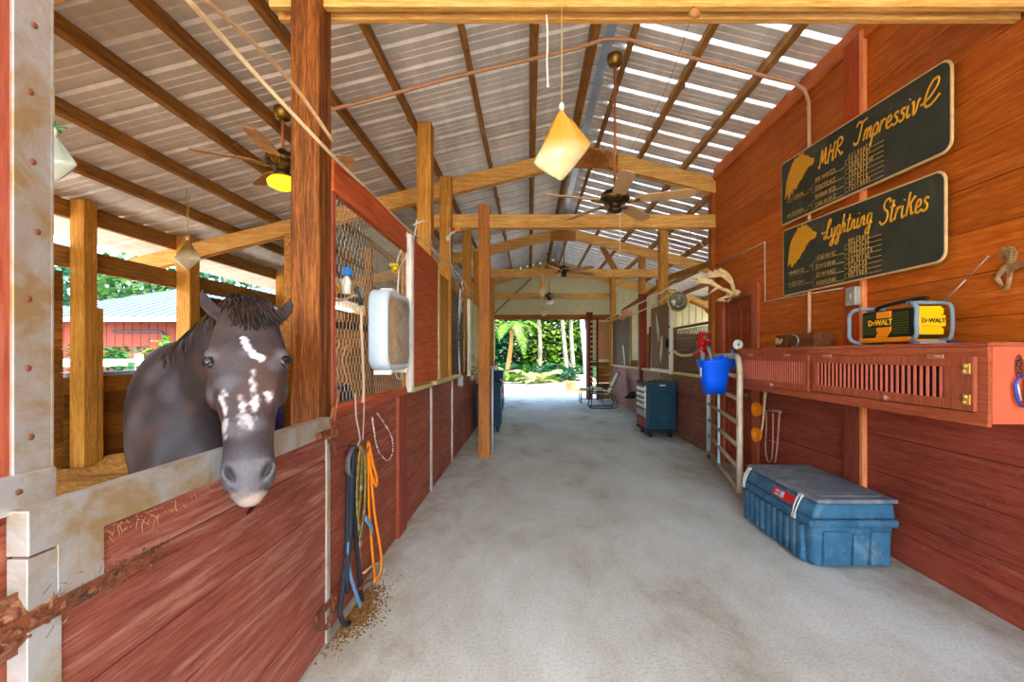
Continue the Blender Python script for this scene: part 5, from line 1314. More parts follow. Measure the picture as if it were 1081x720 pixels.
o = solo('horse_plaque', mb, plain('weathered_bronze', (150, 112, 68), .6, .3, .3, 20, (196, 168, 120), (.5, .65), bmp=.3), 'cast metal prancing horse fixed to the wall at the right edge', 'wall plaque', (XR-.015, 2.45, c0.z))
md = o.modifiers.new('b', 'BEVEL'); md.width = .003; md.segments = 2; md.angle_limit = .6
mb = MB()
for k in range(8): mb.tube([(XR-.031, 2.60-.16*S_-k*.003, c0.z+(.62+.045*k)*S_*.74), (XR-.031, 2.60-.26*S_, c0.z+(.60+.045*k)*S_*.74)], .0022, 5)
part('mane', mb, plain('pale_patina', (186, 160, 116), .6), o)

# antlers above the door
bone = plain('bleached_antler', (226, 200, 146), .6, 0, .12, 14, (190, 150, 90), (.5, .7), bmp=.2)
t = thing('fallow_antlers', 'pair of pale palmate antlers mounted high where the red wall ends', 'antlers', W(775, 309, 5.95))
def antler(pts, rad, palm, tines):
    mb = MB(); mb.tube(cr(pts, 5), _ir(rad, 5), 10)
    mb.poly(palm, (0, .022, 0))
    for a, b_, r in tines:
        mb.tube([a, a.lerp(b_, .5)+Vector((0, 0, .008)), b_], [r, r*.7, r*.15], 8)
    return mb
dA = 5.95
A = lambda x, y, d=dA: W(x, y, d)
mb = antler([A(775, 309), A(773, 300), A(770, 292), A(764, 287), A(758, 286)], [.028, .026, .024, .026, .03],
    [A(772, 300), A(771, 292), A(766, 287), A(762, 283.5), A(759, 286.5), A(755, 284.5), A(752, 288), A(748, 286.5), A(748, 290), A(744, 289), A(749, 293.5), A(755, 292.5), A(762, 292), A(767, 296)],
    [(A(762, 286), A(760, 282.5), .013), (A(752, 288), A(747, 285), .012), (A(748, 290), A(742, 288.5), .012), (A(775, 309), A(768, 320), .02), (A(770, 317), A(764, 319), .012)])
part('antler', mb, bone, t)
dB = 5.6
Bq = lambda x, y: W(x, y, dB)
mb = antler([Bq(774, 311), Bq(768, 307), Bq(762, 305), Bq(755, 301), Bq(750, 298)], [.026, .022, .021, .022, .026],
    [Bq(760, 303), Bq(752, 295), Bq(745, 293.5), Bq(740, 292), Bq(735, 293), Bq(738, 296), Bq(732, 296), Bq(740, 299), Bq(748, 299.5), Bq(755, 303)],
    [(Bq(740, 292.5), Bq(729, 294), .013), (Bq(736, 296), Bq(727, 297.5), .012), (Bq(740, 298), Bq(732, 299.5), .011), (Bq(757, 304), Bq(748, 311), .016), (Bq(771, 313), Bq(756, 317), .018), (Bq(765, 317), Bq(758, 318.5), .012)])
part('antler', mb, bone, t)
mb = MB(); mb.ball(W(774, 310, 5.78), (.07, .16, .05), 2); mb.tube([W(775, 309, 5.9), W(776, 309, 6.0)], .04, 8); part('skull_plate', mb, bone, t)
mb = MB(); mb.tube([W(776, 310, 5.95), Vector((XR, 5.95, W(776, 310, 5.95).z))], .02, 8); part('mount', mb, rust, t)

# thin white wire stapled round the door
mb = MB(); pts = [Vector((XR-.005, 6.6, EYE+1.27)), Vector((XR-.005, 5.21, EYE+1.285)), Vector((XR-.005, 5.20, EYE+.60)), Vector((XR-.005, 4.9, EYE+.60)), Vector((XR-.005, 3.9, EYE+.57))]
mb.tube(pts, .006, 6); solo('wire', mb, rope_w, 'thin white wire stapled around the door and under the signs', 'wire', pts[0])

# tubular gate standing against the right side
t = thing('tube_gate', 'grey tubular farm gate swung back in front of the red door', 'gate', (2.14, 4.63, .08))
A0 = Vector((2.58, 6.55, 0)); B0 = Vector((2.14, 4.63, 0)); AB = B0-A0
gz = .09
m_tube = plain('weathered_gate_tube', (176, 196, 200), .5, .2, .1, 8, (180, 142, 98), (.56, .72))
m_rail = plain('dirty_gate_rail', (170, 150, 118), .55, .2, .15, 8, (140, 112, 84), (.5, .7))
def G(u, z): return A0+AB*u+Vector((0, 0, z))
mb = MB(); mb.tube(cr([G(1, gz), G(1, .6), G(1, 1.1), G(1, 1.32), G(.975, 1.43), G(.93, 1.475), G(.85, 1.48)], 5), .031, 14)
mb.tube([G(.85, 1.48), G(.0, 1.48)], .031, 12); part('end_tube', mb, plain('tan_grey_tube', (190, 176, 150), .5, .2, .1, 8, (170, 128, 84), (.5, .65)), t, 'bent end tube rubbed brown')
mb = MB(); mb.tube([G(0, gz-.02), G(0, 1.48)], .031, 12); part('upright', mb, m_tube, t)
mb = MB(); mb.beam(G(.40, gz), G(.40, 1.45), .075, .025, up=AB.normalized().cross(Vector((0, 0, 1))), bev=.004); part('upright', mb, plain('pale_blue_brace', (176, 206, 214), .5, .2), t, 'flat pale brace')
for z in (gz+.01, .33, .55, .79, 1.04, 1.27):
    mb = MB(); mb.tube([G(0, z), G(1, z)], .022, 12); part('rail', mb, m_rail, t)
mb = MB(); mb.tube([A0+Vector((0, 0, 0)), A0+Vector((0, 0, gz))], .02, 8); part('foot_peg', mb, rust, t)

# blue bucket hooked on the gate
bc = Vector((2.11, 5.2, 0)); t = thing('feed_bucket', 'bright blue plastic feed bucket hooked over the tubular gate', 'bucket', (bc.x, bc.y, 1.05))
mb = MB(); rings = []
def bk(z, hx_, hy_, tilt=0, r=.3):
    out = []
    for k in range(28):
        a = 2*math.pi*k/28; e = .62
        x = math.copysign(abs(math.cos(a))**e, math.cos(a))*hx_; y = math.copysign(abs(math.sin(a))**e, math.sin(a))*hy_
        out.append(mb.bm.verts.new((bc.x+x, bc.y+y, z+tilt*max(-.3, x/hx_)**1 if x > 0 else z+tilt*.0)))
    return out
for z, hx_, hy_, ti in ((1.06, .10, .09, 0), (1.05, .115, .10, 0), (1.20, .14, .12, 0), (1.40, .175, .14, .03), (1.425, .185, .15, .07), (1.435, .18, .146, .07), (1.425, .172, .136, .07), (1.2, .13, .11, 0), (1.08, .10, .09, 0)): rings.append(bk(z, hx_, hy_, ti))
mb.skin(rings); m_bk = plain('bright_blue_plastic', (6, 92, 240), .4, 0, .04, 6); part('pail', mb, m_bk, t)
mb = MB(); mb.tube(cr([(2.20, 5.08, 1.45), (2.24, 5.02, 1.51), (2.27, 5.08, 1.535), (2.32, 5.2, 1.53), (2.35, 5.22, 1.46), (2.35, 5.22, 1.38)], 5), .022, 8, flat=.5); part('hanger', mb, m_bk, t)
mb = MB(); mb.box((2.33, 5.18, 1.33), (2.37, 5.26, 1.44), .008); part('clip', mb, m_bk, t)
mb = MB(); mb.box((1.925, 5.11, 1.25), (1.935, 5.135, 1.35), .002); part('sticker', mb, cream, t, 'small white sticker on the edge')
mb = MB(); mb.tube([(2.12, 5.22, 1.22), (2.08, 5.24, 1.5), (2.06, 5.24, 1.58)], .02, 8); mb.ball((2.02, 5.3, 1.45), (.03, .03, .09), 2)
solo('feed_scoop', mb, plain('grey_scoop', (120, 128, 124), .5), 'grey scoop handle sticking up out of the blue bucket', 'scoop', (2.1, 5.22, 1.4))

# red pump dispenser on an arm
c = W(741, 364, 6.5); t = thing('hand_pump', 'red metal hand pump fixed in front of the wire mesh beside the antlers', 'pump', c)
mr_ = plain('glossy_red_metal', (196, 22, 18), .3, .2, .15, 20, (120, 10, 12), (.55, .7))
mb = MB(); mb.lathe([(0, -.15), (.13, -.15), (.135, -.12), (.06, -.10), (.05, .0), (.075, .02), (.075, .05), (.05, .07), (.055, .14), (.03, .165), (0, .17)], Matrix.Translation(c), 20); part('body', mb, mr_, t)
mb = MB(); mb.tube([c+Vector((-.03, 0, .175)), c+Vector((.03, 0, .18)), c+Vector((.13, -.02, .14))], .012, 8); mb.tube([c+Vector((.02, 0, .05)), c+Vector((.09, -.03, .06)), c+Vector((.11, -.03, .01))], .03, 8); mb.ball(c+Vector((.0, -.04, .02)), .05, 2); part('spout', mb, mr_, t)
for dv, rv in (((-.03, -.06, -.09), (.03, .02, .02)), ((.02, -.055, .1), (.018, .015, .02))):
    mb = MB(); mb.ball(c+Vector(dv), rv, 2); part('fitting', mb, steel, t, 'shiny fitting')
mb = MB(); mb.tube(cr([W(712, 371, 7.4), W(718, 375, 7.2), W(728, 375, 6.9), W(736, 372, 6.6)], 4), .022, 8); part('arm', mb, plain('bone_white_arm', (206, 190, 140), .6), t, 'pale arm')

# orange cups on a pale handle, wire rack
c = RW(804, 440, .05)
t = thing('feed_scoops', 'pair of orange feed cups on a pale handle hung on the wall under the cabinet', 'feed cups', c)
mb = MB(); mb.tube(cr([RW(808, 414, .05), RW(806.5, 430, .05), RW(805.5, 445, .05), RW(803, 458, .05)], 4), _ir([.026, .018, .015, .020], 4), 8, flat=.6); part('handle', mb, plain('bone_handle', (222, 200, 150), .5), t)
for py in (432, 459):
    mb = MB(); q = RW(800.5, py, .08); Mx = Matrix.Translation(q) @ Matrix.Rotation(-math.pi/2, 4, 'Y') @ Matrix.Diagonal((1, 1.15, 1, 1))
    mb.lathe([(0, -.02), (.05, -.02), (.074, .0), (.08, .03), (.085, .035), (.078, .036), (.068, .005), (0, -.008)], Mx, 24); part('cup', mb, plain('orange_cup', (244, 146, 24), .4, 0, .08), t)
mb = MB(); mb.ball(RW(806, 411, .03), .02, 2); part('peg', mb, rust, t)
t = thing('wire_rack', 'folding metal saddle rack hanging on the wall behind the storage trunk', 'rack', RW(816, 434, .04))
P_ = lambda x, y, o: RW(x, y, o)
m_rk = plain('pinkish_wire', (186, 128, 104), .5, .2, .1, 20)
mb = MB()
mb.tube(cr([P_(809, 434, .03), P_(809, 450, .03), P_(808, 470, .03), P_(809, 482, .03), P_(812, 488, .03), P_(815, 482, .05), P_(816, 460, .08), P_(816, 436, .10)], 5), .009, 8)
mb.tube(cr([P_(823, 434, .03), P_(822, 450, .03), P_(820, 475, .03), P_(818, 488, .03)], 5), .011, 8)
mb.tube([P_(807, 433, .03), P_(824, 434, .03)], .011, 8); mb.tube([P_(807, 463, .03), P_(822, 468, .03)], .009, 8); part('frame', mb, m_rk, t)
mb = MB(); mb.ball(P_(824, 435, .03), .018, 2); part('end_knob', mb, m_rk, t)

# storage trunk
m_tk = plain('chalky_blue_grey_plastic', (52, 96, 122), .6, 0, .22, 9, (110, 138, 148), (.5, .75), bmp=.2)
m_tkl = plain('dusty_grey_lid', (100, 110, 118), .65, 0, .18, 10, (146, 146, 142), (.48, .7), bmp=.3)
bx0, bx1, by0, by1 = 1.965, 2.56, 3.17, 4.19
t = thing('storage_trunk', 'long blue grey plastic storage trunk on the concrete against the right wall', 'trunk', ((bx0+bx1)/2, (by0+by1)/2, 0))
mb = MB(); Hb = .325
v8 = []
for z, e, in ((0.0, .02), (Hb, 0)):
    for sx, sy in ((bx0+e, by0+e), (bx1-e, by0+e), (bx1-e, by1-e), (bx0+e, by1-e)): v8.append((sx, sy, z))
tb = bmesh.new(); vv = [tb.verts.new(v) for v in v8]
for idx in ((3, 2, 1, 0), (4, 5, 6, 7), (0, 1, 5, 4), (1, 2, 6, 5), (2, 3, 7, 6), (3, 0, 4, 7)): tb.faces.new([vv[i] for i in idx])
bmesh.ops.bevel(tb, geom=tb.edges[:], offset=.05, segments=4, profile=.5, affect='EDGES')
for f in tb.faces: f.smooth = True
mb.merge(tb); tb.free()
n = 10
for k in range(n):
    y = by0+.09+k*(by1-by0-.12)/n
    mb.box((bx0-.018, y, .02), (bx0+.05, y+(by1-by0-.12)/n-.032, Hb-.045), .012)
mb.box((bx0+.08, by0-.016, .025), (bx0+.27, by0+.03, Hb-.06), .014); mb.box((bx0+.29, by0-.010, .025), (bx0+.385, by0+.03, Hb-.08), .01); mb.box((bx0+.41, by0-.016, .025), (bx1-.05, by0+.03, Hb-.06), .014)
part('tub', mb, m_tk, t)
mb = MB(); mb.box((bx0-.02, by0-.018, Hb-.035), (bx1+.01, by1+.01, Hb+.02), .018); part('rim', mb, m_tk, t)
mb = MB()
for a in (-.02, .09):
    mb.ball((bx0+.33+a, by0-.02, Hb-.03), (.018, .012, .014), 2)
part('drain_plug', mb, m_tk, t)
mb = MB(); tb = bmesh.new()
zz0, zz1 = Hb+.02, Hb+.13
v8 = [(bx0, by0, zz0), (bx1, by0, zz0), (bx1, by1, zz0), (bx0, by1, zz0), (bx0+.05, by0+.015, zz1), (bx1-.005, by0+.015, zz1), (bx1-.005, by1-.02, zz1), (bx0+.05, by1-.02, zz1)]
vv = [tb.verts.new(v) for v in v8]
for idx in ((3, 2, 1, 0), (4, 5, 6, 7), (0, 1, 5, 4), (1, 2, 6, 5), (2, 3, 7, 6), (3, 0, 4, 7)): tb.faces.new([vv[i] for i in idx])
bmesh.ops.bevel(tb, geom=tb.edges[:], offset=.02, segments=3, profile=.5, affect='EDGES')
for f in tb.faces: f.smooth = True
mb.merge(tb); tb.free(); part('lid_base', mb, m_tk, t)
mb = MB(); mb.box((bx0+.04, by0-.005, zz1), (bx1+.012, by1+.005, zz1+.03), .010); mb.box((bx0+.12, by0+.07, zz1+.025), (bx1-.06, by1-.08, zz1+.036), .004); part('lid', mb, m_tkl, t, 'dusty grey lid')
for yy in (by0+.17, by1-.07):
    mb = MB(); Mx = Vector((bx0+.015, yy, zz0+.06))
    for sgn in (-.018, .018): mb.tube(cr([(bx0+.03, yy+sgn, zz1+.02), (bx0-.005, yy+sgn, zz0+.06), (bx0-.022, yy+sgn*.8, zz0+.0), (bx0-.026, yy+sgn*.8, zz0-.03)], 4), .006, 6)
    mb.box((bx0-.034, yy-.02, zz0-.045), (bx0-.018, yy+.02, zz0-.015), .003); mb.box((bx0+.02, yy-.022, zz1+.0), (bx0+.04, yy+.022, zz1+.022), .003)
    part('latch', mb, plain('pale_latch', (206, 204, 192), .4, .4), t)
bdg = MB(); 
sl = (zz1-zz0)/.05; ang = math.atan2(.05, zz1-zz0)
def lidface(y, h): return Vector((bx0+.05*(h/(zz1-zz0))-.002, y, zz0+h))
bdg.poly([lidface(3.70, .025), lidface(3.42, .025), lidface(3.42, .085), lidface(3.70, .085)], (-.004, 0, .001)); lab = part('emblem', bdg, plain('red_emblem', (206, 34, 30), .4, 0, .1), t, 'red raised emblem plate')
mb = MB()
for a, b_ in ((3.665, 3.615), (3.60, 3.55)): 
    mb.poly([lidface(a, .035)-Vector((.006, 0, 0)), lidface(b_, .035)-Vector((.006, 0, 0)), lidface(b_-.01, .05)-Vector((.006, 0, 0)), lidface(a-.01, .05)-Vector((.006, 0, 0))], (-.002, 0, 0))
    mb.poly([lidface(a, .06)-Vector((.006, 0, 0)), lidface(b_, .06)-Vector((.006, 0, 0)), lidface(b_-.01, .075)-Vector((.006, 0, 0)), lidface(a-.01, .075)-Vector((.006, 0, 0))], (-.002, 0, 0))
mb.ball(lidface(3.57, .055)-Vector((.006, 0, 0)), (.006, .02, .022), 2)
part('emblem_centre', mb, plain('pale_emblem_mark', (176, 190, 200), .4), lab)

# tool chest
m_tc = plain('slate_blue_plastic', (28, 66, 84), .5, 0, .15, 8, (56, 100, 116), (.55, .75))
tx0, tx1, ty0, ty1, th_ = 2.08, 2.64, 8.15, 8.85, 1.0
t = thing('tool_chest', 'rolling tool chest with pale drawers and a slate blue side, beside the right wall', 'tool chest', (2.36, 8.5, 0))
mb = MB(); mb.box((tx0+.02, ty0+.02, .14), (tx1, ty1, th_-.03), .02)
mb.box((tx0+.09, ty0-.0, .23), (tx1-.07, ty0+.03, .29), .01); mb.box((tx0+.09, ty0, .80), (tx1-.07, ty0+.03, .84), .01); mb.box((tx0+.06, ty0, .23), (tx0+.1, ty0+.03, .84), .01); mb.box((tx1-.1, ty0, .23), (tx1-.06, ty0+.03, .84), .01); mb.box((tx0+.12, ty0+.005, .32), (tx1-.13, ty0+.03, .78), .008)
part('body', mb, m_tc, t)
mb = MB(); mb.box((tx0-.01, ty0-.015, th_-.05), (tx1+.01, ty1+.01, th_), .012); part('top', mb, plain('charcoal_top', (52, 66, 70), .6, 0, .15, 8), t)
mb = MB(); mb.box((2.33, ty0-.022, .93), (2.43, ty0-.01, .955), .003); part('badge', mb, cream, t, 'small white badge')
zs = [(.83, .93), (.73, .82), (.64, .72), (.53, .63), (.36, .52), (.17, .35)]
mp_ = [plain('pale_drawer_front', (222, 222, 212), .4, .1, .06, 8)]*4+[plain('grey_drawer', (170, 150, 140), .45, .1), plain('rusty_red_drawer', (150, 60, 44), .5)]
for (a, b_), m_ in zip(zs, mp_):
    mb = MB(); mb.box((tx0-.005, ty0+.05, a), (tx0+.03, ty1-.03, b_), .005); dr = part('drawer', mb, m_, t)
    mb = MB(); mb.box((tx0-.03, ty0+.08, b_-.03), (tx0-.004, ty1-.06, b_-.008), .006); part('drawer_pull', mb, m_tc, dr)
for sx in (tx0+.1, tx1-.1):
    for sy in (ty0+.06, ty1-.08):
        mb = MB(); mb.lathe([(.0, -.024), (.055, -.024), (.064, -.014), (.064, .014), (.055, .024), (0, .024)], Matrix.Translation((sx, sy, .064)) @ Matrix.Rotation(math.pi/2, 4, 'Y'), 18)
        mb.box((sx-.03, sy-.03, .08), (sx+.03, sy+.03, .145), .005); w_ = part('caster', mb, m_rub, t)
mb = MB(); mb.box((tx0-.005, ty0-.01, .11), (tx1+.005, ty1, .15), .01); part('base_bar', mb, m_rub, t)
mb = MB()
for k in range(7): c = Vector((tx0+.06+.06*k % .4, ty0+.1+.08*k, th_+.02)); mb.ball(c, (.04, .05, .022), 1)
mb.beam((tx0+.02, ty0+.05, th_+.012), (tx0+.1, ty1-.1, th_+.012), .05, .02)
solo('rags', mb, plain('mossy_cloth', (120, 130, 90), .9, 0, .3, 20, (60, 70, 60), (.5, .6)), 'heap of mossy coloured rags on top of the tool chest', 'rags', (2.2, 8.5, th_))

# right stalls: panels, screens
t = thing('mesh_window', 'dark wire mesh window of the right stall behind the red hand pump', 'window screen', (XR, 7.6, 1.17))
mb = MB(); hexwire(mb, XR, 6.78, 8.5, 1.18, 1.98, .075, .095, .0055, 3); part('wire_mesh', mb, plain('grey_green_wire', (74, 66, 50), .6, .2), t)
mb = MB(); mb.box((XR-.01, 6.75, 1.17), (XR+.05, 6.82, 2.0)); mb.box((XR-.01, 8.45, 1.17), (XR+.05, 8.52, 2.0)); mb.box((XR, 6.8, 1.96), (XR+.04, 8.5, 2.0)); part('frame_board', mb, w_stall, t)
t = thing('stall_shutter', 'brown panel with white metal edges opened beside the round dial', 'shutter', (XR, 9.3, 1.17))
mb = MB(); mb.box((XR-.03, 8.62, 1.20), (XR-.005, 10.0, 2.5), .003); part('panel', mb, plain('tan_panel_board', (128, 92, 62), .7, 0, .15, 6), t)
mb = MB(); mb.box((XR-.05, 8.55, 1.12), (XR, 8.66, 2.36), .003); mb.box((XR-.05, 8.6, 1.14), (XR, 10.0, 1.2), .003); part('metal_edge', mb, plain('white_metal_edge', (214, 208, 190), .5, .2, .08, 8), t, 'whitish metal edge')
mb = MB(); mb.box((XR-.055, 8.57, 1.5), (XR-.05, 8.64, 1.54)); mb.box((XR-.055, 8.57, 2.0), (XR-.05, 8.64, 2.04)); part('strap', mb, m_blkp, t)
t = thing('leaf_ornament', 'two pale pointed leaf shapes tied end to end on the brown panel', 'ornament', (XR-.05, 9.3, 1.9))
def leafshape(mb, c, h, w, lean):
    pts = [(0, -1), (.5, -.5), (.6, 0), (.35, .5), (.1, 1), (-.1, .6), (-.4, .1), (-.45, -.4)]
    mb.poly([c+Vector((0, -(x*w+lean*y), y*h)) for x, y in pts], (-.02, 0, 0))
mb = MB(); leafshape(mb, Vector((XR-.04, 9.42, 2.08)), .26, .12, -.1); part('leaf', mb, plain('pale_leaf_paint', (190, 200, 160), .6, 0, .1), t)
mb = MB(); leafshape(mb, Vector((XR-.04, 9.15, 1.6)), .27, .12, .05); part('leaf', mb, plain('pale_leaf_paint', (190, 200, 160), .6), t)
mb = MB(); mb.box((XR-.06, 9.18, 1.76), (XR-.035, 9.42, 1.84), .004); part('tie', mb, plain('tan_tie', (186, 130, 66), .6), t)
mb = MB(); mb.lathe([(0, .03), (.08, .03), (.1, 0), (.08, -.03), (0, -.03)], Matrix.Translation((XR-.06, 8.75, 1.72)) @ Matrix.Rotation(math.pi/2, 4, 'Y'), 16)
solo('round_fitting', mb, m_blkp, 'small dark round fitting on the white metal edge of the brown panel', 'fitting', (XR-.06, 8.75, 1.72))
mb = MB(); mb.box((XR-.02, 12.0, 1.17), (XR, 14.6, 2.62), .003)
t = solo('screen_panel', mb, plain('olive_screen', (84, 66, 42), .75, 0, .2, 6), 'dark olive screen panel of the far right stall above the chair', 'screen', (XR, 13.2, 1.17))
mb = MB()
for yy in (12.0, 14.55): mb.box((XR-.035, yy, 1.15), (XR-.005, yy+.06, 2.65))
part('frame_board', mb, w_postZ, t)
mb = MB(); mb.beam((XR-.05, 12.6, 1.2), (XR-.05, 12.9, 1.75), .03, .05); part('leaning_stick', mb, rope_w, t)
t = thing('pale_edged_panel', 'tan panel with pale frame on the end wall right of the slatted rack', 'panel', (2.45, 15.2, 1.3))
mb = MB(); mb.box((2.26, 15.16, 1.30), (2.68, 15.19, 2.58), .003); part('panel', mb, wood('light_tan_panel', (160, 108, 64), (192, 140, 92), (210, 164, 118), 'Z', isl=0), t)
mb = MB(); mb.box((2.22, 15.14, 1.24), (2.7, 15.2, 1.33)); mb.box((2.24, 15.14, 1.24), (2.28, 15.2, 2.6)); mb.box((2.66, 15.14, 1.24), (2.72, 15.2, 2.6)); part('frame_board', mb, plain('cream_frame', (224, 214, 184), .6), t)
t = thing('slatted_rack', 'tall red rack of horizontal pale slats at the right jamb of the far doorway', 'rack', (2.15, 15.0, 0))
mb = MB(); mb.box((1.92, 14.9, 0.0), (1.99, 15.0, 2.7)); mb.box((2.20, 14.9, .0), (2.26, 15.0, 2.7)); part('side_post', mb, m_redpost, t)
for k in range(15):
    mb = MB(); z = .25+k*.165; mb.box((1.99, 14.92, z), (2.20, 14.97, z+.035)); part('slat', mb, plain('pale_slat', (226, 208, 150), .6), t)
# round dial
c = W(715.5, 318, 8.0); t = thing('round_mirror', 'round grey green convex dial with a pale rim hung high over the right stall mesh', 'mirror', c)
Mx = Matrix.Translation(c) @ Matrix.Rotation(math.pi/2, 4, 'X')
mb = MB(); mb.lathe([(0, .05), (.07, .045), (.13, .028), (.165, .0), (.0, -.01)], Mx, 32); part('face', mb, plain('grey_green_glass', (120, 120, 98), .15, .3, .08, 5), t)
mb = MB(); mb.lathe([(.16, .012), (.178, .01), (.184, -.01), (.178, -.04), (.16, -.045), (.16, .012)], Mx, 32, caps=False); part('rim', mb, plain('tan_rim', (190, 160, 92), .5, .2), t, 'tan rim')
for dx_, dz in ((.0, .05), (-.01, -.10)):
    mb = MB(); mb.ball(c+Vector((dx_, -.05, dz)), .018, 2); part('bulb', mb, cream, t, 'small white bulb')
mb = MB()
for k in range(9): mb.ball(c+Vector((-.10+.025*k, -.035, -.06-.02*math.sin(k*.4))), (.014, .01, .01), 1)
part('lower_marks', mb, plain('pale_mark', (200, 196, 170), .5), t)
mb = MB(); mb.tube(cr([c+Vector((-.02, 0, .18)), c+Vector((-.02, 0, .26)), c+Vector((-.06, 0, .30)), W(690, 313, 8.3), W(640, 337, 9.6)], 4), .012, 8)
solo('hanging_pole', mb, rope_w, 'thin white pole reaching down leftwards from the round dial hook', 'pole', c+Vector((-.02, 0, .26)))
mb = MB(); mb.tube(cr([W(705, 312, 8.2), W(690, 322, 8.6), W(668, 332, 9.2), W(655, 337, 9.6)], 4), .013, 8)
solo('cable', mb, m_cable, 'pale cable sagging just below the white pole', 'cable', W(690, 322, 8.6))
mb = MB(); mb.beam(W(640, 341, 10.2), W(668, 331, 9.8), .16, .03, bev=.004); mb.beam(W(655, 337, 10), W(664, 329, 9.9), .05, .12, bev=.004)
solo('saddle_shelf', mb, plain('pinkish_board', (206, 150, 108), .6), 'pinkish board bracket sticking out over the far right stalls', 'shelf', W(655, 337, 10))
mb = MB(); mb.tube(cr([W(724, 240, 7.2), W(733, 250, 7.2), W(741, 258, 7.2), W(744, 261, 7.2)], 4), .006, 6); solo('wire', mb, rope_w, 'short loose white wire under the right roof slope', 'wire', W(733, 250, 7.2))
mb = MB(); mb.tube(cr([W(729, 318, 7.0), W(736, 321, 7.0), W(744, 325, 7.0), W(748, 330, 7.0)], 4), .05, 8, flat=.5)
solo('wood_offcut', mb, w_postZ, 'tan timber offcut wedged beside the corner post behind the antlers', 'offcut', W(740, 322, 7.0))
# leaning poles in the dark stall opening
for k, (x, lb) in enumerate(((685, 'red'), (687, 'pale'))):
    mb = MB(); mb.tube([W(x, 444, 10.3), W(x+1.5-k, 345, 10.4)], .03, 8); solo('leaning_pole', mb, m_redpost if k == 0 else rope_w, lb+' pole leaning inside the dark opening right of the dark red post', 'pole', W(x, 384, 10.3), 'poles in the stall opening')
# black cap and chair
mb = MB(); c = W(667, 417, 11.6); mb.ball(c, (.13, .12, .10), 2); mb.ball(c+Vector((-.1, -.02, -.05)), (.1, .09, .04), 2)
o = solo('cloth_bundle', mb, m_blkp, 'black bundle hanging low on the wall behind the patio chair', 'bundle', c)
m_ch = plain('dark_chair_tube', (44, 50, 50), .45, .3); m_sl = plain('beige_sling', (176, 166, 128), .8, 0, .1, 30)
t = thing('patio_chair', 'beige sling patio chair with a dark tube frame near the far doorway', 'chair', (1.95, 12.8, 0))
cx, cy = 2.02, 12.75
for s in (-1, 1):
    y = cy+s*.27
    mb = MB(); mb.tube(cr([(cx-.34, y, .02), (cx+.28, y, .02), (cx+.40, y, .08), (cx+.30, y, .40)], 4), .016, 8); mb.tube(cr([(cx-.34, y, .02), (cx-.30, y, .40), (cx-.28, y, .60), (cx-.05, y, .62), (cx+.25, y, .60)], 4), .016, 8); part('side_frame', mb, m_ch, t)
mb = MB(); rows = []
for x, z in ((-.28, .42), (-.1, .39), (.1, .37), (.2, .40)): rows.append([mb.bm.verts.new((cx+x, cy+yy, z)) for yy in (-.25, 0, .25)]+[mb.bm.verts.new((cx+x, cy+yy, z-.012)) for yy in (.25, 0, -.25)])
mb.skin(rows); part('seat', mb, m_sl, t)
mb = MB(); rows = []
for x, z in ((.2, .42), (.27, .60), (.36, .80), (.44, .96), (.47, .98)): rows.append([mb.bm.verts.new((cx+x, cy+yy, z)) for yy in (-.25, 0, .25)]+[mb.bm.verts.new((cx+x+.014, cy+yy, z)) for yy in (.25, 0, -.25)])
mb.skin(rows); part('backrest', mb, m_sl, t)
mb = MB()
for s in (-1, 1): mb.tube(cr([(cx-.30, cy+s*.26, .42), (cx+.15, cy+s*.26, .38), (cx+.24, cy+s*.26, .5), (cx+.45, cy+s*.26, .98)], 4), .014, 8)
mb.tube([(cx-.34, cy-.27, .02), (cx-.34, cy+.27, .02)], .014, 8); mb.tube([(cx+.28, cy-.27, .02), (cx+.28, cy+.27, .02)], .014, 8); mb.tube([(cx+.45, cy-.26, .98), (cx+.45, cy+.26, .98)], .014, 8); part('seat_frame', mb, m_ch, t)
t = thing('footstool', 'low dark framed footstool with a beige top in front of the patio chair', 'footstool', (1.75, 14.0, 0))
mb = MB(); mb.box((1.55, 13.75, .40), (2.25, 14.3, .46), .01); part('cushion', mb, m_sl, t)
for sx in (1.57, 2.22):
    for sy in (13.78, 14.27):
        mb = MB(); mb.tube([(sx, sy, 0), (sx, sy, .42)], .016, 8); part('leg', mb, m_ch, t)
mb = MB(); mb.tube([(1.57, 13.78, .15), (2.22, 13.78, .15)], .012, 6); mb.tube([(1.57, 13.78, .38), (2.22, 13.78, .38)], .016, 6); part('stretcher', mb, m_ch, t)
# ------------------------------------------------------------------ outdoors
def leafmat(name, col, col2):
    m, nt, b = newmat(name); L = nt.links
    geo = N(nt, 'ShaderNodeNewGeometry'); r = ramp(nt, [(0, lin(col)), (1, lin(col2))]); L.new(geo.outputs['Random Per Island'], r.inputs[0])
    L.new(r.outputs[0], b.inputs['Base Color']); b.inputs['Roughness'].default_value = .45
    t = N(nt, 'ShaderNodeBsdfTranslucent'); L.new(r.outputs[0], t.inputs[0]); mx = N(nt, 'ShaderNodeMixShader'); mx.inputs[0].default_value = .35
    L.new(b.outputs[0], mx.inputs[1]); L.new(t.outputs[0], mx.inputs[2]); L.new(mx.outputs[0], nt.nodes['Material Output'].inputs[0]); return m
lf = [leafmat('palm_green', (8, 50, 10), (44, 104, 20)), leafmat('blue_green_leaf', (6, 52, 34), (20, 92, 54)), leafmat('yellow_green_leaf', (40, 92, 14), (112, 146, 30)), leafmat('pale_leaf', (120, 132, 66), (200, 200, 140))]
m_trunk = plain('grey_palm_trunk', (120, 114, 100), .9, 0, .2, 6, (90, 76, 56), (.5, .7))
m_trunk2 = plain('tan_palm_trunk', (150, 110, 60), .9, 0, .2, 6)
PR = random.Random(11)
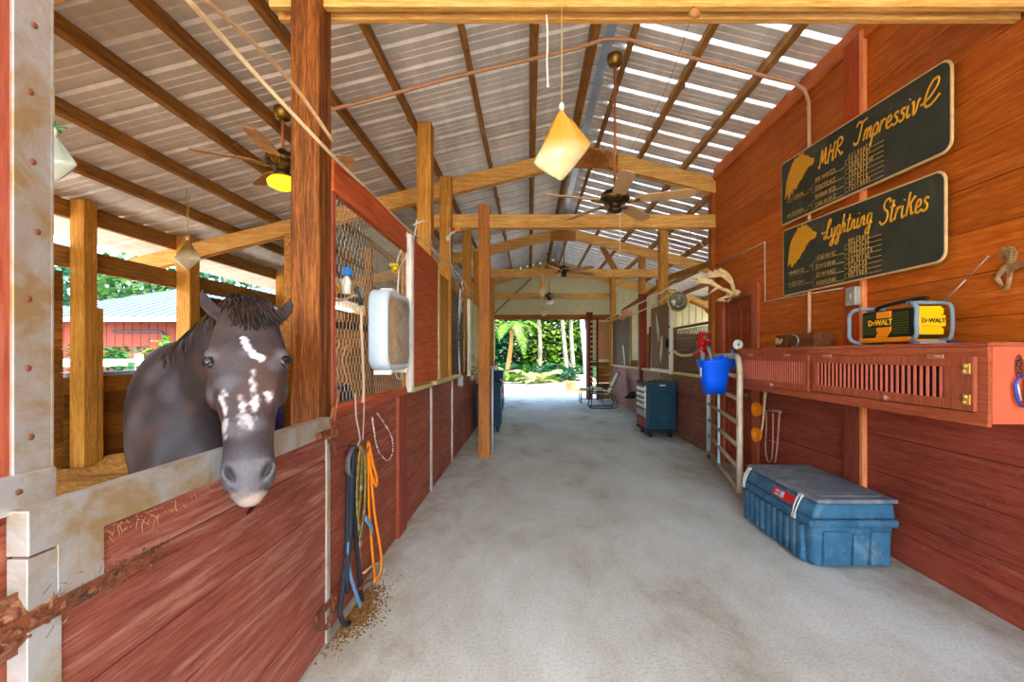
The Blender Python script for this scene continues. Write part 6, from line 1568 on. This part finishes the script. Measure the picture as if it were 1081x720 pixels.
def frond(mb, base, az, L_, rise, droop, wl_, n=16, rg=PR):
    d = Vector((math.cos(az), math.sin(az), 0)); pts = []
    for k in range(n+1):
        s = k/n; pts.append(base+d*(L_*s*(1-.25*s*droop))+Vector((0, 0, rise*L_*s-droop*L_*s*s*.9)))
    mb.tube(pts, [.02*(1-.8*k/n) for k in range(n+1)], 4)
    sd_ = Vector((-d.y, d.x, 0))
    for k in range(2, n+1):
        s = k/n; w_ = wl_*math.sin(math.pi*min(1, s*.9+.08))**.7
        t_ = (pts[k]-pts[k-1]).normalized()
        for sg in (1, -1):
            for e in (0, .5):
                p = pts[k-1].lerp(pts[k], e); tip = p+sd_*sg*w_*.8+t_*w_*.55+Vector((0, 0, -w_*.35*rg.uniform(.4, 1.4)))
                mid = p.lerp(tip, .5)+Vector((0, 0, w_*.06)); q = t_*.022
                a = [mb.bm.verts.new(v) for v in (p-q, p+q, mid+q*1.3, tip, mid-q*1.3)]
                mb.bm.faces.new(a)
def palm(loc, h, nf, L_, mat, tmat, label, seed, droop=.9, wl_=.35):
    rg = random.Random(seed); loc = Vector(loc)
    t = thing('palm_tree' if h > .8 else 'palm_shrub', label, 'palm' if h > .8 else 'shrub', loc, 'palms and shrubs beyond the doorway')
    if h > .3:
        mb = MB(); pts = [loc+Vector((.15*math.sin(k*.5+seed), 0, h*k/6)) for k in range(7)]; mb.tube(pts, [.15-.008*k for k in range(7)], 10); part('trunk', mb, tmat, t); top = pts[-1]
    else: top = loc+Vector((0, 0, .1))
    mb = MB()
    for k in range(nf): frond(mb, top, k*2.399+seed, L_*rg.uniform(.7, 1.1), rg.uniform(.35, 1.1), droop*rg.uniform(.6, 1.2), wl_, rg=rg)
    part('fronds', mb, mat, t)
    return t
def bush(loc, r, h, nleaf, mat, label, seed, size=.16, name='leafy_shrub', cat='shrub', group='palms and shrubs beyond the doorway'):
    rg = random.Random(seed); loc = Vector(loc); t = thing(name, label, cat, loc, group)
    mb = MB()
    for k in range(nleaf):
        a = rg.uniform(0, 6.283); z = rg.random(); rr_ = r*math.sqrt(rg.random())*(1-.55*z*z)
        p = loc+Vector((math.cos(a)*rr_, math.sin(a)*rr_, h*z)); d = Vector((math.cos(a), math.sin(a), rg.uniform(-.4, .8))).normalized(); s = size*rg.uniform(.6, 1.4)
        sd_ = d.cross(Vector((0, 0, 1))).normalized()*s*.32; u = Vector((0, 0, -.12*s))
        v = [p, p+d*s*.45+sd_+u*0, p+d*s+u*2, p+d*s*.45-sd_]
        mb.bm.faces.new([mb.bm.verts.new(q) for q in v])
    part('leaves', mb, mat, t)
    mb = MB()
    for k in range(5):
        a = k*1.3; mb.tube([loc, loc+Vector((math.cos(a)*r*.3, math.sin(a)*r*.3, h*.5)), loc+Vector((math.cos(a)*r*.5, math.sin(a)*r*.5, h*.8))], .02, 5)
    part('stems', mb, m_trunk, t); return t
# dense screen behind, from left to right
backs = [(-7, 36, 3.2, 8), (-4.2, 35, 3, 7.5), (-1.2, 37, 3.2, 8), (1.8, 36, 3, 8.5), (4.6, 37, 3.2, 8), (7.4, 36, 3.2, 8), (10.5, 37, 3.2, 8)]
words = ['far left', 'left', 'left of centre', 'centre', 'right of centre', 'right', 'far right']
for i, (x, y, r, h) in enumerate(backs):
    bush((x, y, -.05), r, h, 4600, lf[(0, 1, 0, 2, 1, 0, 0)[i]], 'tall leafy thicket at the back of the garden, %s' % words[i], 40+i, .55, 'leafy_tree', 'tree', 'thicket behind the palms')
palm((-1.15, 25.5, -.05), 2.9, 11, 2.6, lf[2], m_trunk2, 'palm with a tan trunk left of centre beyond the doorway', 5, 1.2, .5)
palm((2.1, 27.5, -.05), 4.6, 10, 2.4, lf[1], m_trunk, 'slim grey trunked palm right of centre beyond the doorway', 8)
palm((2.75, 28.5, -.05), 5.0, 10, 2.4, lf[0], m_trunk, 'second slim grey trunked palm just right of the first', 9)
palm((.55, 29.5, -.05), 4.9, 9, 2.3, lf[0], m_trunk, 'thin tall palm in the middle distance behind the pale fronds', 13)
palm((2.68, 22.5, -.05), 4.2, 9, 2.4, lf[2], plain('whitish_trunk', (222, 216, 210), .9, 0, .1, 5), 'white trunked palm at the right side of the doorway view', 14)
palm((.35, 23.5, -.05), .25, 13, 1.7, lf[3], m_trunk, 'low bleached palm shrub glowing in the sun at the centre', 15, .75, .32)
palm((.9, 24.8, -.05), .25, 14, 1.6, lf[2], m_trunk, 'low yellow green palm shrub behind the bleached one', 16, .8, .3)
palm((-.9, 23.8, -.05), .2, 12, 1.4, lf[2], m_trunk, 'low yellow green palm shrub at the left of the doorway view', 17, .8, .25)
palm((-2.2, 26, -.05), .3, 13, 2.6, lf[1], m_trunk, 'blue green palm shrub at the far left of the doorway view', 18, .8, .4)
palm((-.3, 27, -.05), .3, 14, 2.8, lf[1], m_trunk, 'large blue green palm shrub behind the tan trunk', 19, .8, .45)
palm((1.5, 27, -.05), .3, 12, 2.3, lf[1], m_trunk, 'blue green palm shrub between the grey trunks', 20, .8, .4)
palm((3.9, 26.5, -.05), .3, 12, 2.4, lf[0], m_trunk, 'green palm shrub at the right beyond the white trunk', 21, .8, .4)
bush((-.2, 25.8, -.05), 1.0, .9, 500, lf[0], 'knee high green shrub in front of the blue green palms', 61, .22)
bush((1.9, 25.6, -.05), .9, .8, 500, lf[1], 'knee high shrub behind the potted plant', 62, .22)
t = thing('potted_plant', 'small leafy plant in a tan tub at the right outside the doorway', 'potted plant', (1.72, 19.2, -.03))
mb = MB(); mb.lathe([(0, 0), (.17, 0), (.24, .34), (.27, .36), (.27, .41), (.23, .41), (.2, .3), (0, .3)], Matrix.Translation((1.72, 19.2, -.03)), 24); part('pot', mb, plain('tan_tub', (196, 160, 116), .7), t)
mb = MB(); rg = random.Random(4)
for k in range(160):
    a = rg.uniform(0, 6.28); d = Vector((math.cos(a), math.sin(a), rg.uniform(.3, 1.6))).normalized(); p = Vector((1.72, 19.2, .36))+d*rg.uniform(.02, .42); s = .18; sd_ = d.cross(Vector((0, 0, 1))).normalized()*.04
    mb.bm.faces.new([mb.bm.verts.new(q) for q in (p, p+d*s*.5+sd_, p+d*s, p+d*s*.5-sd_)])
part('leaves', mb, lf[1], t)
mb = MB(); mb.ball((2.15, 18.9, .02), (.12, .12, .1), 2); mb.ball((1.95, 18.7, .0), (.15, .1, .07), 2)
solo('yellow_flowers', mb, plain('yellow_blossom', (240, 190, 40), .8, 0, .2, 30), 'low yellow clump on the ground beside the tan tub', 'flowers', (2.1, 18.8, 0))
# neighbour house through the stall window
m_pw = plain('pink_siding', (124, 60, 48), .7, 0, .06, 3)
t = thing('neighbour_house', 'low pink sided house with a pale metal roof seen through the stall window', 'house', (-14, 16, 0))
mb = MB(); mb.box((-17.0, 16, -.1), (-9.0, 22, 2.72))
for k in range(27): mb.box((-17.0+k*.3, 15.985, -.1), (-16.98+k*.3, 16, 2.72))
part('wall', mb, m_pw, t)
mb = MB(); xs = (-17.8, -8.2)
for k in range(32):
    x = xs[0]+k*.3; mb.box((x, 15.3, 2.76), (x+.02, 15.31, 2.8))
mb.poly([(-17.8, 15.3, 2.72), (-8.2, 15.3, 2.72), (-8.2, 20.0, 4.35), (-15.2, 20.0, 4.35)], (0, 0, .05))
for k in range(24):
    x = -17.2+k*.38; f_ = 1 if x > -15.2 else (x+17.8)/2.6
    mb.beam((x, 15.3, 2.79), (x, 15.3+4.7*f_, 2.79+1.63*f_), .03, .04)
mb.poly([(-17.8, 15.3, 2.72), (-15.2, 20.0, 4.35), (-17.8, 24, 2.72)], (0, 0, .05))
part('roof', mb, plain('pale_blue_metal_roof', (84, 100, 114), .6, 0, .1, 2), t, 'pale blue grey standing seam roof')
mb = MB(); mb.box((-17.8, 15.28, 2.60), (-8.2, 15.36, 2.74)); part('gutter', mb, plain('grey_green_gutter', (120, 140, 130), .5), t)
mb = MB(); mb.box((-12.1, 15.55, 1.0), (-11.0, 15.98, 1.75), .03)
for k in range(6): mb.box((-12.0, 15.53, 1.08+k*.11), (-11.4, 15.56, 1.12+k*.11))
part('window_unit', mb, plain('teal_grey_unit', (70, 112, 124), .5), t, 'teal grey window air unit')
mb = MB(); mb.tube([(-14.6, 15.9, 2.3), (-12.9, 15.9, 2.3), (-12.8, 15.9, 2.2), (-12.8, 15.9, 1.2)], .04, 8); part('pipe', mb, plain('dark_downpipe', (60, 70, 80), .5), t)
t = thing('paddock_fence', 'white rail fence outside the stall window', 'fence', (-9.5, 11, 0))
mb = MB(); mb.box((-12, 11, 1.20), (-7.2, 11.05, 1.38), .01); mb.box((-12, 11, .6), (-7.2, 11.05, .78), .01); part('rail', mb, plain('white_fence_paint', (226, 226, 214), .6, 0, .06), t)
for x in (-11.8, -9.6, -7.4):
    mb = MB(); mb.box((x, 11.05, 0), (x+.12, 11.17, 1.5), .01); part('fence_post', mb, plain('white_fence_paint', (226, 226, 214)), t)
for i, (x, y, r, h, m_) in enumerate([(-10.2, 13.0, .9, 1.9, lf[2]), (-11.6, 13.2, .9, 1.7, lf[0]), (-8.8, 12.6, .9, 1.6, lf[2]), (-9.0, 10.3, .7, 1.2, lf[0]), (-7.9, 9.9, .7, 1.1, lf[2]), (-12.8, 13.4, .9, 1.8, lf[0])]):
    bush((x, y, 0), r, h, 420, m_, ['bright yellow green shrub behind the white rail', 'green shrub against the pink house wall', 'yellow green shrub behind the rail near the horse neck', 'green plant in front of the white rail', 'small yellow green plant nearest the stall window', 'green shrub at the far left of the stall window view'][i], 80+i, .26, group='shrubs outside the stall window')
for i, (x, y) in enumerate(((-22.6, 26), (-26.2, 27), (-18, 27))):
    t = thing('garden_tree', ['green tree rising behind the pink house', 'leftmost green tree beyond the roof of the pink house', 'green tree right behind the ridge of the pink house'][i], 'tree', (x, y, 0), 'trees behind the pink house')
    mb = MB(); mb.tube([(x, y, 0), (x+.3, y, 3), (x, y, 6)], [.25, .2, .1], 8); part('trunk', mb, m_trunk, t)
    mb = MB(); rg = random.Random(90+i)
    for k in range(900):
        a = rg.uniform(0, 6.28); b2 = math.acos(rg.uniform(-1, 1)); rr_ = rg.uniform(.5, 1)
        p = Vector((x, y, 5.8))+Vector((math.cos(a)*math.sin(b2)*2.6, math.sin(a)*math.sin(b2)*2.6, -.6+math.cos(b2)*2.0))*rr_
        d = Vector((rg.gauss(0, 1), rg.gauss(0, 1), rg.gauss(0, 1))).normalized(); s_ = .45; sd2 = d.orthogonal().normalized()*.14
        mb.bm.faces.new([mb.bm.verts.new(q) for q in (p, p+d*s_*.5+sd2, p+d*s_, p+d*s_*.5-sd2)])
    part('crown', mb, lf[(0, 1, 1)[i]], t)
# ------------------------------------------------------------------ camera, light
cam = bpy.data.objects.new('camera', bpy.data.cameras.new('camera')); COL.objects.link(cam)
cam.location = (0, 0, EYE); cam.rotation_euler = (math.pi/2, 0, 0)
cam.data.sensor_width = 36; cam.data.lens = F/1081*36
cam.data.shift_x = -(CX-540.5)/1081; cam.data.shift_y = (CY-360)/1081
cam.data.clip_start = .05; cam.data.clip_end = 300
scn.camera = cam
sun = bpy.data.objects.new('sun', bpy.data.lights.new('sun', 'SUN')); COL.objects.link(sun)
sun.data.energy = 3.6; sun.data.angle = .01; sun.data.color = (1, .95, .86)
sd_ = Vector((.18, -.75, 1.12)).normalized()
sun.rotation_euler = sd_.to_track_quat('Z', 'Y').to_euler(); sun.location = (10, -10, 20)
w = bpy.data.worlds.new('sky'); scn.world = w; w.use_nodes = True; nt = w.node_tree
sky = nt.nodes.new('ShaderNodeTexSky'); sky.sky_type = 'NISHITA'; sky.sun_disc = False
sky.sun_elevation = math.radians(52); sky.sun_rotation = math.radians(150); sky.dust_density = 2.5; sky.ozone_density = 1.0
bg = nt.nodes['Background']; nt.links.new(sky.outputs[0], bg.inputs[0]); bg.inputs[1].default_value = .6
vs = scn.view_settings; vs.view_transform = 'Standard'; vs.look = 'None'; vs.gamma = 1; vs.use_curve_mapping = False; vs.exposure = 1.66
